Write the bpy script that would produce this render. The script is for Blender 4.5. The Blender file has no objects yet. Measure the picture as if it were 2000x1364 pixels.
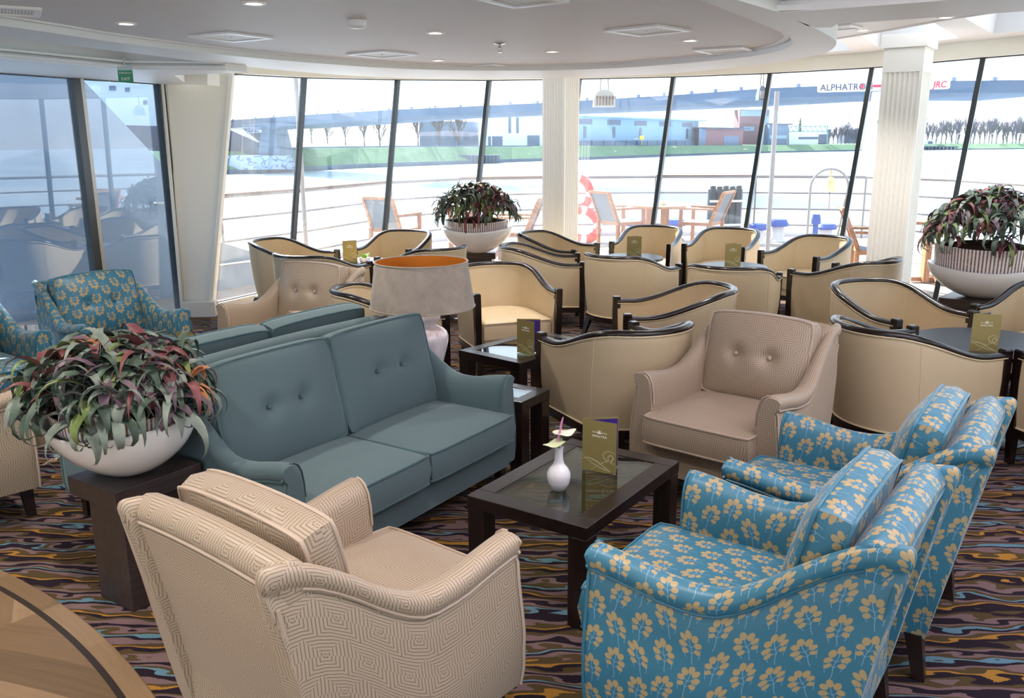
import bpy, bmesh, math, random
from mathutils import Vector, Matrix
SC = bpy.context.scene
COL = SC.collection
PI = math.pi
V = Vector
rnd = random.Random(7)

# ------------------------------------------------------------------ camera
W_, H_ = 2000.0, 1364.0
FPX = 1700.0
EYE = 1.7
TILT = math.atan((H_/2 - 275.0)/FPX)
ROLL = math.radians(0.4)
_fw = V((0, math.cos(TILT), -math.sin(TILT)))
_rt = V((1, 0, 0))
_up = _rt.cross(_fw)
CR = math.cos(ROLL)*_rt - math.sin(ROLL)*_up
CU = math.sin(ROLL)*_rt + math.cos(ROLL)*_up
EYEP = V((0, 0, EYE))

def ray(px, py):
    return _fw*FPX + CR*(px - W_/2) - CU*(py - H_/2)

def at_z(px, py, z):
    d = ray(px, py)
    s = (z - EYE)/d.z
    return EYEP + d*s

def at_y(px, py, y):
    d = ray(px, py)
    return EYEP + d*(y/d.y)

def at_plane(px, py, p0, n):
    d = ray(px, py)
    return EYEP + d*((V(p0) - EYEP).dot(V(n))/d.dot(V(n)))

cam = bpy.data.cameras.new('camera')
cam.sensor_width = 36.0
cam.lens = FPX/W_*36.0
cam.clip_start = 0.05
cam.clip_end = 3000
camo = bpy.data.objects.new('camera', cam)
COL.objects.link(camo)
m = Matrix.Identity(4)
for i, c in enumerate((CR, CU, -_fw)):
    m[0][i], m[1][i], m[2][i] = c.x, c.y, c.z
m.translation = EYEP
camo.matrix_world = m
SC.camera = camo

# ------------------------------------------------------------------ mesh builder
class MB:
    def __init__(s):
        s.v = []; s.f = []; s.mi = []; s.uv = []; s.xf = Matrix.Identity(4); s.m = 0
    def vert(s, p):
        s.v.append(s.xf @ V(p)); return len(s.v) - 1
    def face(s, idx, uv=None):
        s.f.append(tuple(idx)); s.mi.append(s.m); s.uv.append(uv)
    def box(s, c, d, rz=0.0, ry=0.0, rx=0.0, taper=1.0):
        M = Matrix.Translation(V(c)) @ Matrix.Rotation(rz, 4, 'Z') @ Matrix.Rotation(ry, 4, 'Y') @ Matrix.Rotation(rx, 4, 'X')
        b = []
        for z in (-.5, .5):
            k = taper if z < 0 else 1.0
            for x, y in ((-.5, -.5), (.5, -.5), (.5, .5), (-.5, .5)):
                b.append(s.vert(M @ V((x*d[0]*k, y*d[1]*k, z*d[2]))))
        for q in ((3, 2, 1, 0), (4, 5, 6, 7), (0, 1, 5, 4), (1, 2, 6, 5), (2, 3, 7, 6), (3, 0, 4, 7)):
            s.face([b[i] for i in q])
    def rbox(s, c, d, r=.004, rz=0.0, ry=0.0, rx=0.0):
        """box with chamfered edges"""
        M = Matrix.Translation(V(c)) @ Matrix.Rotation(rz, 4, 'Z') @ Matrix.Rotation(ry, 4, 'Y') @ Matrix.Rotation(rx, 4, 'X')
        hx, hy, hz = d[0]/2, d[1]/2, d[2]/2
        r = min(r, hx*.45, hy*.45, hz*.45)
        rings = []
        for z, k in ((-hz, r), (-hz + r, 0), (hz - r, 0), (hz, r)):
            x, y = hx - k, hy - k
            rings.append([M @ V(p) for p in ((-x + r, -y, z), (x - r, -y, z), (x, -y + r, z), (x, y - r, z), (x - r, y, z), (-x + r, y, z), (-x, y - r, z), (-x, -y + r, z))])
        s.loft(rings, closed=True, cap=True, uv=False)
    def beam(s, a, b, w, h=None, up=(0, 0, 1), r=None):
        """rectangular bar from a to b"""
        a, b = V(a), V(b); h = h or w
        d = (b - a); L = d.length; d.normalize()
        u = V(up)
        if abs(d.dot(u)) > .98: u = V((1, 0, 0)) if abs(d.x) < .9 else V((0, 1, 0))
        sx = d.cross(u).normalized(); sz = sx.cross(d).normalized()
        q = []
        for p in (a, b):
            for i, j in ((-1, -1), (1, -1), (1, 1), (-1, 1)):
                q.append(s.vert(p + sx*(i*w/2) + sz*(j*h/2)))
        for k in ((0, 1, 2, 3), (7, 6, 5, 4), (1, 0, 4, 5), (2, 1, 5, 6), (3, 2, 6, 7), (0, 3, 7, 4)):
            s.face([q[i] for i in k])
    def loft(s, rings, closed=True, cap=False, uv=True, flip=False, loop=False, apex=None, axis=1):
        n = len(rings[0])
        ids = [[s.vert(p) for p in r] for r in rings]
        # arc length uv
        if uv:
            us = [0.0]
            for a, b in zip(rings[:-1], rings[1:]):
                us.append(us[-1] + sum((V(a[i]) - V(b[i])).length for i in range(n))/n)
            mid = rings[len(rings)//2]
            vs = [0.0]
            for i in range(n):
                vs.append(vs[-1] + (V(mid[i]) - V(mid[(i + 1) % n])).length)
        R = len(rings)
        if apex is not None:
            tab = []
            for r in rings:
                q = [0.0]
                for i in range(n): q.append(q[-1] + (V(r[i]) - V(r[(i + 1) % n])).length)
                tab.append([(-abs(x - q[apex])) for x in q])
            def W(k, i): return (V(rings[k][i % n])[axis], tab[k][i])
        for k in range(R if loop else R - 1):
            k2 = (k + 1) % R
            for i in range(n if closed else n - 1):
                j = (i + 1) % n
                q = [ids[k][i], ids[k][j], ids[k2][j], ids[k2][i]]
                w = [(us[k], vs[i]), (us[k], vs[i + 1]), (us[k2] if k2 else us[k] + .05, vs[i + 1]), (us[k2] if k2 else us[k] + .05, vs[i])] if uv else None
                if apex is not None: w = [W(k, i), W(k, i + 1), W(k2, i + 1), W(k2, i)]
                if flip: q.reverse(); w = w[::-1] if w else None
                s.face(q, w)
        if cap:
            a = ids[0][::-1] if not flip else ids[0]
            b = ids[-1] if not flip else ids[-1][::-1]
            s.face(a); s.face(b)
        return ids
    def tube(s, pts, r, n=8, closed=False, cap=True):
        pts = [V(p) for p in pts]
        N = len(pts)
        rr = r if isinstance(r, (list, tuple)) else [r]*N
        rings = []
        prev = None
        for i, p in enumerate(pts):
            if closed: t = pts[(i + 1) % N] - pts[i - 1]
            else: t = pts[min(i + 1, N - 1)] - pts[max(i - 1, 0)]
            if t.length < 1e-9: t = V((0, 0, 1))
            t.normalize()
            if prev is None:
                a = V((0, 0, 1)) if abs(t.z) < .9 else V((1, 0, 0))
                x = t.cross(a).normalized()
            else:
                x = (prev - t*prev.dot(t))
                x = x.normalized() if x.length > 1e-6 else t.orthogonal().normalized()
            prev = x
            y = t.cross(x)
            rings.append([p + (x*math.cos(k*2*PI/n) + y*math.sin(k*2*PI/n))*rr[i] for k in range(n)])
        s.loft(rings, closed=True, cap=(cap and not closed), loop=closed)
    def sweep(s, pts, prof, ups=None, cap=True, closed=False):
        """sweep profile [(a,b)] : a sideways, b up"""
        pts = [V(p) for p in pts]; N = len(pts); rings = []
        for i, p in enumerate(pts):
            if closed: t = pts[(i + 1) % N] - pts[i - 1]
            else: t = pts[min(i + 1, N - 1)] - pts[max(i - 1, 0)]
            t.normalize()
            u = V(ups[i]) if ups else V((0, 0, 1))
            sx = t.cross(u).normalized(); sz = sx.cross(t).normalized()
            rings.append([p + sx*a + sz*b for a, b in prof])
        s.loft(rings, closed=True, cap=cap and not closed, loop=closed)
    def lathe(s, prof, n=32, c=(0, 0, 0), ax=1.0, ay=1.0):
        rings = []
        for r, z in prof:
            rings.append([V((c[0] + ax*r*math.cos(k*2*PI/n), c[1] + ay*r*math.sin(k*2*PI/n), c[2] + z)) for k in range(n)])
        s.loft(rings, closed=True, cap=False, flip=False)
    def poly(s, pts, flip=False):
        ids = [s.vert(p) for p in pts]
        if flip: ids.reverse()
        s.face(ids)
    def prism(s, pts, z0, z1):
        a = [s.vert((p[0], p[1], z0)) for p in pts]
        b = [s.vert((p[0], p[1], z1)) for p in pts]
        s.face(a[::-1]); s.face(b)
        n = len(pts)
        for i in range(n):
            j = (i + 1) % n
            s.face((a[i], a[j], b[j], b[i]))
    def slab(s, pts, thick):
        """polygon extruded by vector"""
        t = V(thick)
        a = [s.vert(p) for p in pts]; b = [s.vert(V(p) + t) for p in pts]
        s.face(a); s.face(b[::-1])
        n = len(pts)
        for i in range(n):
            j = (i + 1) % n
            s.face((a[j], a[i], b[i], b[j]))
    def build(s, name, mats, parent=None, smooth=40, loc=None, rz=None, uvscale=1.0):
        me = bpy.data.meshes.new(name)
        me.from_pydata([tuple(v) for v in s.v], [], s.f)
        if not isinstance(mats, (list, tuple)): mats = [mats]
        for mm in mats: me.materials.append(mm)
        me.polygons.foreach_set('material_index', s.mi)
        uvl = me.uv_layers.new(name='UVMap')
        data = []
        for p, uv in zip(me.polygons, s.uv):
            if uv:
                for c in uv: data += [c[0]*uvscale, c[1]*uvscale]
            else:
                n = p.normal; a = (abs(n.x), abs(n.y), abs(n.z)); k = a.index(max(a))
                for vi in p.vertices:
                    c = s.v[vi]
                    if k == 0: data += [c.y*uvscale, c.z*uvscale]
                    elif k == 1: data += [c.x*uvscale, c.z*uvscale]
                    else: data += [c.x*uvscale, c.y*uvscale]
        uvl.data.foreach_set('uv', data)
        me.update()
        if smooth:
            me.polygons.foreach_set('use_smooth', [True]*len(me.polygons))
            me.set_sharp_from_angle(angle=math.radians(smooth))
        o = bpy.data.objects.new(name, me)
        COL.objects.link(o)
        if parent is not None: o.parent = parent
        if loc is not None: o.location = loc
        if rz is not None: o.rotation_euler = (0, 0, rz)
        return o

def fixn(o):
    """recalculate outward normals"""
    bm = bmesh.new(); bm.from_mesh(o.data)
    bmesh.ops.recalc_face_normals(bm, faces=bm.faces)
    bm.to_mesh(o.data); bm.free()
    return o

def tag(o, label=None, cat=None, group=None, kind=None):
    if label: o['label'] = label
    if cat: o['category'] = cat
    if group: o['group'] = group
    if kind: o['kind'] = kind
    return o

def empty(name, loc=(0, 0, 0), rz=0.0):
    o = bpy.data.objects.new(name, None)
    o.empty_display_size = .1
    COL.objects.link(o)
    o.location = loc; o.rotation_euler = (0, 0, rz)
    return o

def copy_tree(o, parent=None):
    c = o.copy(); COL.objects.link(c)
    if parent is not None:
        c.parent = parent
        c.matrix_parent_inverse = o.matrix_parent_inverse.copy()
    for ch in list(o.children):
        copy_tree(ch, c)
    return c

def struct(o): 
    o['kind'] = 'structure'
    return o

def cr(pts, n, closed=False):
    """catmull-rom resample to n points"""
    P = [V(p) for p in pts]; N = len(P); out = []
    segs = N if closed else N - 1
    for i in range(n):
        t = i/(n if closed else n - 1)*segs
        k = min(int(t), segs - 1); f = t - k
        if closed: a, b, c, d = P[(k - 1) % N], P[k % N], P[(k + 1) % N], P[(k + 2) % N]
        else: a, b, c, d = P[max(k - 1, 0)], P[k], P[k + 1], P[min(k + 2, N - 1)]
        out.append(.5*((2*b) + (c - a)*f + (2*a - 5*b + 4*c - d)*f*f + (3*b - a - 3*c + d)*f**3))
    return out

def arcsample(pts, n):
    """resample polyline evenly by arc length"""
    P = [V(p) for p in pts]
    L = [0.0]
    for a, b in zip(P[:-1], P[1:]): L.append(L[-1] + (b - a).length)
    out = []; k = 0
    for i in range(n):
        t = L[-1]*i/(n - 1)
        while k < len(P) - 2 and L[k + 1] < t: k += 1
        f = (t - L[k])/max(L[k + 1] - L[k], 1e-9)
        out.append(P[k].lerp(P[k + 1], min(max(f, 0), 1)))
    return out

def interp(tab, x):
    if x <= tab[0][0]: return tab[0][1]
    for (a, va), (b, vb) in zip(tab[:-1], tab[1:]):
        if x <= b:
            f = (x - a)/(b - a); f = f*f*(3 - 2*f) if len(tab) < 3 else f
            return va + (vb - va)*f
    return tab[-1][1]

def smoothtab(tab, x):
    """catmull-rom 1D table"""
    n = len(tab)
    if x <= tab[0][0]: return tab[0][1]
    if x >= tab[-1][0]: return tab[-1][1]
    for k in range(n - 1):
        if x <= tab[k + 1][0]:
            f = (x - tab[k][0])/(tab[k + 1][0] - tab[k][0])
            a, b, c, d = tab[max(k - 1, 0)][1], tab[k][1], tab[k + 1][1], tab[min(k + 2, n - 1)][1]
            return .5*((2*b) + (c - a)*f + (2*a - 5*b + 4*c - d)*f*f + (3*b - a - 3*c + d)*f**3)

def text_mb(string, size, extrude=.0006, align='CENTER', shear=0.0, space=1.0, offset=0.0):
    """letters as mesh data, lying in xy"""
    cu = bpy.data.curves.new('letters', 'FONT')
    cu.body = string; cu.size = size; cu.extrude = extrude; cu.align_x = align; cu.shear = shear
    cu.space_character = space; cu.offset = offset; cu.resolution_u = 3
    o = bpy.data.objects.new('letters', cu); COL.objects.link(o)
    dg = bpy.context.evaluated_depsgraph_get()
    me = bpy.data.meshes.new_from_object(o.evaluated_get(dg))
    bpy.data.objects.remove(o); bpy.data.curves.remove(cu)
    return me

def add_mesh(mb, me, M):
    base = len(mb.v)
    for v in me.vertices: mb.v.append(mb.xf @ (M @ v.co))
    for p in me.polygons: mb.face([base + i for i in p.vertices])
# ------------------------------------------------------------------ materials
class NT:
    def __init__(s, name):
        s.mat = bpy.data.materials.new(name); s.mat.use_nodes = True
        s.t = s.mat.node_tree; s.t.nodes.clear()
        s.out = s.t.nodes.new('ShaderNodeOutputMaterial')
    def n(s, typ, **kw):
        nd = s.t.nodes.new(typ)
        for k, v in kw.items(): setattr(nd, k, v)
        return nd
    def link(s, a, b): s.t.links.new(a, b)
    def put(s, sock, v):
        if hasattr(v, 'is_linked') or hasattr(v, 'links'): s.link(v, sock)
        else:
            if isinstance(v, (tuple, list)) and len(v) == 3 and sock.type == 'RGBA': v = (*v, 1)
            sock.default_value = v
    def m(s, op, a, b=None, c=None):
        nd = s.n('ShaderNodeMath', operation=op)
        s.put(nd.inputs[0], a)
        if b is not None: s.put(nd.inputs[1], b)
        if c is not None: s.put(nd.inputs[2], c)
        return nd.outputs[0]
    def mix(s, f, a, b):
        nd = s.n('ShaderNodeMix', data_type='RGBA')
        s.put(nd.inputs[0], f); s.put(nd.inputs[6], a); s.put(nd.inputs[7], b)
        return nd.outputs[2]
    def uv(s):
        u = s.n('ShaderNodeUVMap'); u.uv_map = 'UVMap'
        x = s.n('ShaderNodeSeparateXYZ'); s.link(u.outputs[0], x.inputs[0])
        return u.outputs[0], x.outputs[0], x.outputs[1]
    def obj(s):
        u = s.n('ShaderNodeTexCoord')
        x = s.n('ShaderNodeSeparateXYZ'); s.link(u.outputs['Object'], x.inputs[0])
        return u.outputs['Object'], x.outputs[0], x.outputs[1], x.outputs[2]
    def xyz(s, x, y, z=0.0):
        c = s.n('ShaderNodeCombineXYZ')
        s.put(c.inputs[0], x); s.put(c.inputs[1], y); s.put(c.inputs[2], z)
        return c.outputs[0]
    def noise(s, vec, scale, detail=2.0, rough=.5, dist=0.0):
        nd = s.n('ShaderNodeTexNoise')
        if vec is not None: s.link(vec, nd.inputs['Vector'])
        nd.inputs['Scale'].default_value = scale; nd.inputs['Detail'].default_value = detail
        nd.inputs['Roughness'].default_value = rough; nd.inputs['Distortion'].default_value = dist
        return nd.outputs['Fac']
    def ramp(s, f, stops, interp='LINEAR'):
        nd = s.n('ShaderNodeValToRGB'); s.put(nd.inputs[0], f)
        r = nd.color_ramp; r.interpolation = interp
        while len(r.elements) > 1: r.elements.remove(r.elements[0])
        r.elements[0].position = stops[0][0]; r.elements[0].color = (*stops[0][1], 1)
        for p, c in stops[1:]:
            e = r.elements.new(p); e.color = (*c, 1)
        return nd.outputs[0]
    def bsdf(s, col, rough=.5, spec=.5, metal=0.0, sheen=0.0, sheenrough=.3, coat=0.0, bump=None, bumpd=.002, bumps=1.0, sheentint=None):
        b = s.n('ShaderNodeBsdfPrincipled')
        s.put(b.inputs['Base Color'], col); s.put(b.inputs['Roughness'], rough)
        b.inputs['Specular IOR Level'].default_value = spec
        b.inputs['Metallic'].default_value = metal
        b.inputs['Sheen Weight'].default_value = sheen
        b.inputs['Sheen Roughness'].default_value = sheenrough
        b.inputs['Coat Weight'].default_value = coat
        b.inputs['Coat Roughness'].default_value = .08
        if sheentint: b.inputs['Sheen Tint'].default_value = (*sheentint, 1)
        if bump is not None:
            bp = s.n('ShaderNodeBump'); s.put(bp.inputs['Height'], bump)
            bp.inputs['Distance'].default_value = bumpd; bp.inputs['Strength'].default_value = bumps
            s.link(bp.outputs[0], b.inputs['Normal'])
        s.link(b.outputs[0], s.out.inputs[0])
        return b

def L(r, g, b):
    """sRGB 0-255 -> linear"""
    def f(c):
        c /= 255.0
        return c/12.92 if c <= .04045 else ((c + .055)/1.055)**2.4
    return (f(r), f(g), f(b))

def plain(name, col, rough=.5, spec=.5, metal=0.0, noise=0.0, nscale=40.0, coat=0.0, sheen=0.0, bump=0.0, bscale=200.0):
    t = NT(name)
    c = col
    vec = None
    if noise or bump: vec, *_ = t.obj()
    if noise:
        f = t.noise(vec, nscale, 3.0)
        lo = tuple(x*(1 - noise) for x in col); hi = tuple(min(1, x*(1 + noise)) for x in col)
        c = t.mix(f, (*lo, 1), (*hi, 1))
    bb = t.noise(vec, bscale, 3.0) if bump else None
    t.bsdf(c, rough, spec, metal, sheen=sheen, coat=coat, bump=bb, bumpd=bump or .002)
    return t.mat

def mat_emit(name, col, strength):
    t = NT(name)
    e = t.n('ShaderNodeEmission'); e.inputs[0].default_value = (*col, 1); e.inputs[1].default_value = strength
    t.link(e.outputs[0], t.out.inputs[0])
    return t.mat

M = {}
M['white_paint'] = plain('white_paint', L(238, 236, 230), .45, .4)
M['ceiling_grey'] = plain('ceiling_grey', L(230, 226, 230), .6, .3)
M['ceiling_white'] = plain('ceiling_white', L(244, 243, 244), .5, .35)
M['cream_paint'] = plain('cream_paint', L(240, 236, 222), .45, .4)
M['pillar_paint'] = plain('pillar_paint', L(242, 238, 228), .5, .35)
M['column_paint'] = plain('column_paint', L(246, 244, 238), .5, .35)
M['frame_dark'] = plain('frame_dark', L(38, 46, 50), .25, .6)
M['frame_steel'] = plain('frame_steel', L(176, 172, 164), .35, .5, .6)
M['chrome'] = plain('chrome', L(215, 215, 215), .15, .5, 1.0)
M['steel_rail'] = plain('steel_rail', L(132, 126, 122), .3, .5, .3)
M['rail_wood'] = plain('rail_wood', L(140, 112, 92), .5)
M['white_gloss'] = plain('white_gloss', L(240, 238, 236), .12, .5, coat=.6)
M['pole_grey'] = plain('pole_grey', L(150, 150, 152), .4)
M['white_ceramic'] = plain('white_ceramic', L(236, 234, 240), .1, .5, coat=.5)
M['plastic_white'] = plain('plastic_white', L(248, 246, 250), .35)
M['gold_card'] = plain('gold_card', L(150, 136, 84), .42, .5, .25, noise=.06, nscale=600)
M['gold_print'] = plain('gold_print', L(196, 188, 150), .45)
M['white_print'] = plain('white_print', L(240, 240, 232), .5)
M['purple_card'] = plain('purple_card', L(62, 34, 130), .45)
M['paper'] = plain('paper', L(225, 222, 205), .6)
M['orange_lining'] = plain('orange_lining', L(228, 140, 50), .4, .5, .3)
M['soil'] = plain('soil', L(70, 52, 44), .9, .2, noise=.5, nscale=60)
M['green_sign'] = plain('green_sign', L(30, 145, 105), .35)
M['sign_clear'] = plain('sign_clear', L(190, 205, 205), .2)
M['leather_deck'] = plain('rubber_dark', L(34, 40, 46), .6)
M['blue_paint'] = plain('blue_paint', L(58, 84, 168), .5)
M['red_buoy'] = plain('red_buoy', L(224, 66, 52), .5)
M['brass'] = plain('brass', L(226, 206, 150), .25, .5, .9)
M['button'] = plain('button', L(170, 148, 128), .5)
M['red_print'] = plain('red_print', L(218, 40, 80), .5)
M['navy_print'] = plain('navy_print', L(52, 58, 92), .5)
M['mesh_fabric'] = plain('mesh_fabric', L(120, 130, 142), .7, .3, noise=.2, nscale=300)

def mat_wood(name, dark, light, rough=.35, axis='x', scale=1.0, coat=0.0, planks=None):
    t = NT(name)
    vec, x, y, z = t.obj()
    mp = t.n('ShaderNodeMapping'); t.link(vec, mp.inputs[0])
    sc = {'x': (3, 40, 40), 'y': (40, 3, 40), 'z': (40, 40, 3)}[axis]
    mp.inputs['Scale'].default_value = tuple(a*scale for a in sc)
    f = t.noise(mp.outputs[0], 1.0, 4.0, .6, .6)
    c = t.ramp(f, [(.3, dark), (.7, light)])
    t.bsdf(c, rough, .5, coat=coat, bump=f, bumpd=.0006, bumps=.4)
    return t.mat
M['dark_wood'] = mat_wood('dark_wood', L(20, 13, 13), L(38, 26, 24), .28, 'x', .8, .15)
M['dark_wood_v'] = mat_wood('dark_wood_upright', L(22, 14, 13), L(42, 28, 25), .3, 'z', .8, .15)
M['rim_wood'] = mat_wood('rim_wood', L(16, 9, 8), L(32, 19, 16), .24, 'x', .6, .12)
M['plinth_wood'] = mat_wood('plinth_wood', L(44, 36, 35), L(66, 54, 52), .38, 'x', 1.2, .1)
M['table_grey'] = plain('table_laminate', L(60, 66, 76), .3, .5, noise=.12, nscale=80)
M['teak'] = mat_wood('teak', L(140, 92, 58), L(190, 134, 90), .5, 'z', .7)
M['teak_h'] = mat_wood('teak_level', L(140, 92, 58), L(192, 138, 94), .5, 'x', .7)

def mat_leather():
    t = NT('cream_leather')
    vec, x, y, z = t.obj()
    f = t.noise(vec, 420, 2.0); g = t.noise(vec, 9, 2.0)
    c = t.mix(g, (*L(192, 172, 140), 1), (*L(202, 183, 151), 1))
    t.bsdf(c, .42, .45, bump=f, bumpd=.0006, bumps=.35)
    return t.mat
M['leather'] = mat_leather()
M['leather_piping'] = plain('leather_piping', L(212, 194, 158), .4)

def mat_teal():
    t = NT('teal_wool')
    u, x, y = t.uv()
    f = t.noise(u, 900, 2.0, .7)
    c = t.ramp(f, [(.35, L(70, 92, 98)), (.5, L(85, 107, 112)), (.68, L(114, 123, 124))])
    t.bsdf(c, .75, .25, sheen=.35, sheenrough=.4, bump=f, bumpd=.0006, bumps=.5, sheentint=(.75, .85, .9))
    return t.mat
M['teal'] = mat_teal()
M['teal_piping'] = plain('teal_piping', L(76, 102, 105), .7, .25, sheen=.3)

def mat_greek(tone=1.0):
    t = NT('tan_square_spiral_weave')
    u, x, y = t.uv()
    S = .105
    yy = t.m('DIVIDE', y, S)
    row = t.m('FLOOR', yy)
    sh = t.m('MULTIPLY', t.m('MODULO', t.m('ABSOLUTE', row), 2.0), .38)
    xx = t.m('ADD', t.m('DIVIDE', x, S*1.08), sh)
    fx = t.m('SUBTRACT', t.m('FRACT', xx), .5); fy = t.m('SUBTRACT', t.m('FRACT', yy), .5)
    ax = t.m('ABSOLUTE', fx); ay = t.m('ABSOLUTE', fy)
    # spiral feel : shift the ring phase on one side
    d = t.m('MAXIMUM', ax, ay)
    step = t.m('MULTIPLY', t.m('GREATER_THAN', fy, 0.0), t.m('GREATER_THAN', ax, ay))
    d2 = t.m('ADD', d, t.m('MULTIPLY', step, .045))
    st = t.m('FRACT', t.m('MULTIPLY', d2, 11.0))
    line = t.m('LESS_THAN', t.m('ABSOLUTE', t.m('SUBTRACT', st, .5)), .14)
    nz = t.noise(u, 700, 2.0)
    base = t.mix(nz, (*L(164, 146, 124), 1), (*L(190, 171, 150), 1))
    # thread breaks in the dark lines
    thr = t.m('GREATER_THAN', t.noise(u, 500, 1.0), .36)
    col = t.mix(t.m('MULTIPLY', line, t.m('MULTIPLY_ADD', thr, .4, .3)), base, (*L(98, 82, 70), 1))
    h = t.m('SUBTRACT', 1.0, line)
    t.bsdf(col, .43, .5, sheen=.3, sheenrough=.35, bump=h, bumpd=.0009, bumps=.5, sheentint=(1, .93, .93))
    return t.mat
M['tan'] = mat_greek()
M['tan_piping'] = plain('tan_piping', L(186, 166, 148), .45, .5, sheen=.2, noise=.12, nscale=300)

def mat_leaf():
    t = NT('blue_leaf_sprig_damask')
    u, x, y = t.uv()
    SX, SY = .070, .094
    K = .77
    xx = t.m('DIVIDE', x, SX)
    colm = t.m('FLOOR', xx)
    off = t.m('MULTIPLY', t.m('MODULO', t.m('ABSOLUTE', colm), 2.0), .5)
    yy = t.m('ADD', t.m('DIVIDE', y, SY), off)
    rw = t.m('FLOOR', yy)
    hsh = t.n('ShaderNodeTexWhiteNoise', noise_dimensions='2D'); t.link(t.xyz(colm, rw), hsh.inputs['Vector'])
    flip = t.m('SUBTRACT', t.m('MULTIPLY', t.m('GREATER_THAN', hsh.outputs['Value'], .5), 2.0), 1.0)
    px = t.m('MULTIPLY', t.m('MULTIPLY', t.m('SUBTRACT', t.m('FRACT', xx), .5), SX), flip)
    py = t.m('MULTIPLY', t.m('SUBTRACT', t.m('FRACT', yy), .5), SY)
    # lean of each sprig
    sp_ = t.n('ShaderNodeSeparateColor'); t.link(hsh.outputs['Color'], sp_.inputs[0])
    px = t.m('SUBTRACT', px, t.m('MULTIPLY', py, t.m('MULTIPLY_ADD', sp_.outputs[1], .34, .0)))
    py = t.m('ADD', py, t.m('MULTIPLY_ADD', sp_.outputs[2], .012, -.006))
    px = t.m('DIVIDE', px, K); py = t.m('DIVIDE', py, K)
    leaves = [(.002, .040, 90, 1.0), (.021, .028, 50, .95), (-.019, .029, 125, 1.0), (.027, .004, 12, .95), (-.026, .007, 165, .9), (.022, -.018, -20, .8), (-.021, -.015, 195, .75)]
    leaf = None
    for cx, cy, a, k in leaves:
        ca, sa = math.cos(math.radians(a)), math.sin(math.radians(a))
        dx = t.m('SUBTRACT', px, cx); dy = t.m('SUBTRACT', py, cy)
        ul = t.m('ADD', t.m('MULTIPLY', dx, ca), t.m('MULTIPLY', dy, sa))
        vl = t.m('SUBTRACT', t.m('MULTIPLY', dy, ca), t.m('MULTIPLY', dx, sa))
        a1, b1 = .0150*k, .0112*k
        q = t.m('ADD', t.m('POWER', t.m('DIVIDE', ul, a1), 2.0), t.m('POWER', t.m('DIVIDE', vl, b1), 2.0))
        leaf = q if leaf is None else t.m('MINIMUM', leaf, q)
    wob = t.noise(u, 260, 1.0)
    leaf = t.m('ADD', leaf, t.m('MULTIPLY', t.m('SUBTRACT', wob, .5), .5))
    lm = t.m('LESS_THAN', leaf, 1.0)
    # stems
    w1 = t.m('MULTIPLY', t.m('SINE', t.m('MULTIPLY', py, 90.0)), .0022)
    ax = t.m('ABSOLUTE', px)
    st = t.m('MULTIPLY', t.m('LESS_THAN', t.m('ABSOLUTE', t.m('SUBTRACT', px, w1)), .0011), t.m('LESS_THAN', py, .03))
    for c0 in (-.004, -.024):
        e = t.m('LESS_THAN', t.m('ABSOLUTE', t.m('SUBTRACT', py, t.m('MULTIPLY_ADD', ax, .75, c0))), .0012)
        st = t.m('MAXIMUM', st, t.m('MULTIPLY', e, t.m('LESS_THAN', ax, .020)))
    # a bare twig between the sprigs
    bx = t.m('SUBTRACT', ax, .036)
    e = t.m('MULTIPLY', t.m('LESS_THAN', t.m('ABSOLUTE', t.m('SUBTRACT', bx, t.m('MULTIPLY', py, .35))), .0010), t.m('LESS_THAN', t.m('ABSOLUTE', t.m('ADD', py, .022)), .018))
    st = t.m('MAXIMUM', st, e)
    nz = t.noise(u, 900, 2.0)
    base = t.mix(nz, (*L(46, 106, 130), 1), (*L(64, 126, 150), 1))
    hatch = t.m('GREATER_THAN', t.m('SINE', t.m('MULTIPLY', t.m('ADD', t.m('MULTIPLY', x, .5), y), 2600.0)), -.1)
    gold = t.mix(hatch, (*L(142, 127, 98), 1), (*L(196, 171, 122), 1))
    col = t.mix(st, base, (*L(128, 164, 194), 1))
    col = t.mix(lm, col, gold)
    t.bsdf(col, .42, .5, sheen=.25, sheenrough=.3, bump=lm, bumpd=.0008, bumps=.5, sheentint=(.8, .9, 1))
    return t.mat
M['leaf'] = mat_leaf()
M['leaf_piping'] = plain('leaf_piping', L(54, 114, 138), .4, .5, sheen=.2, noise=.15, nscale=200)

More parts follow.
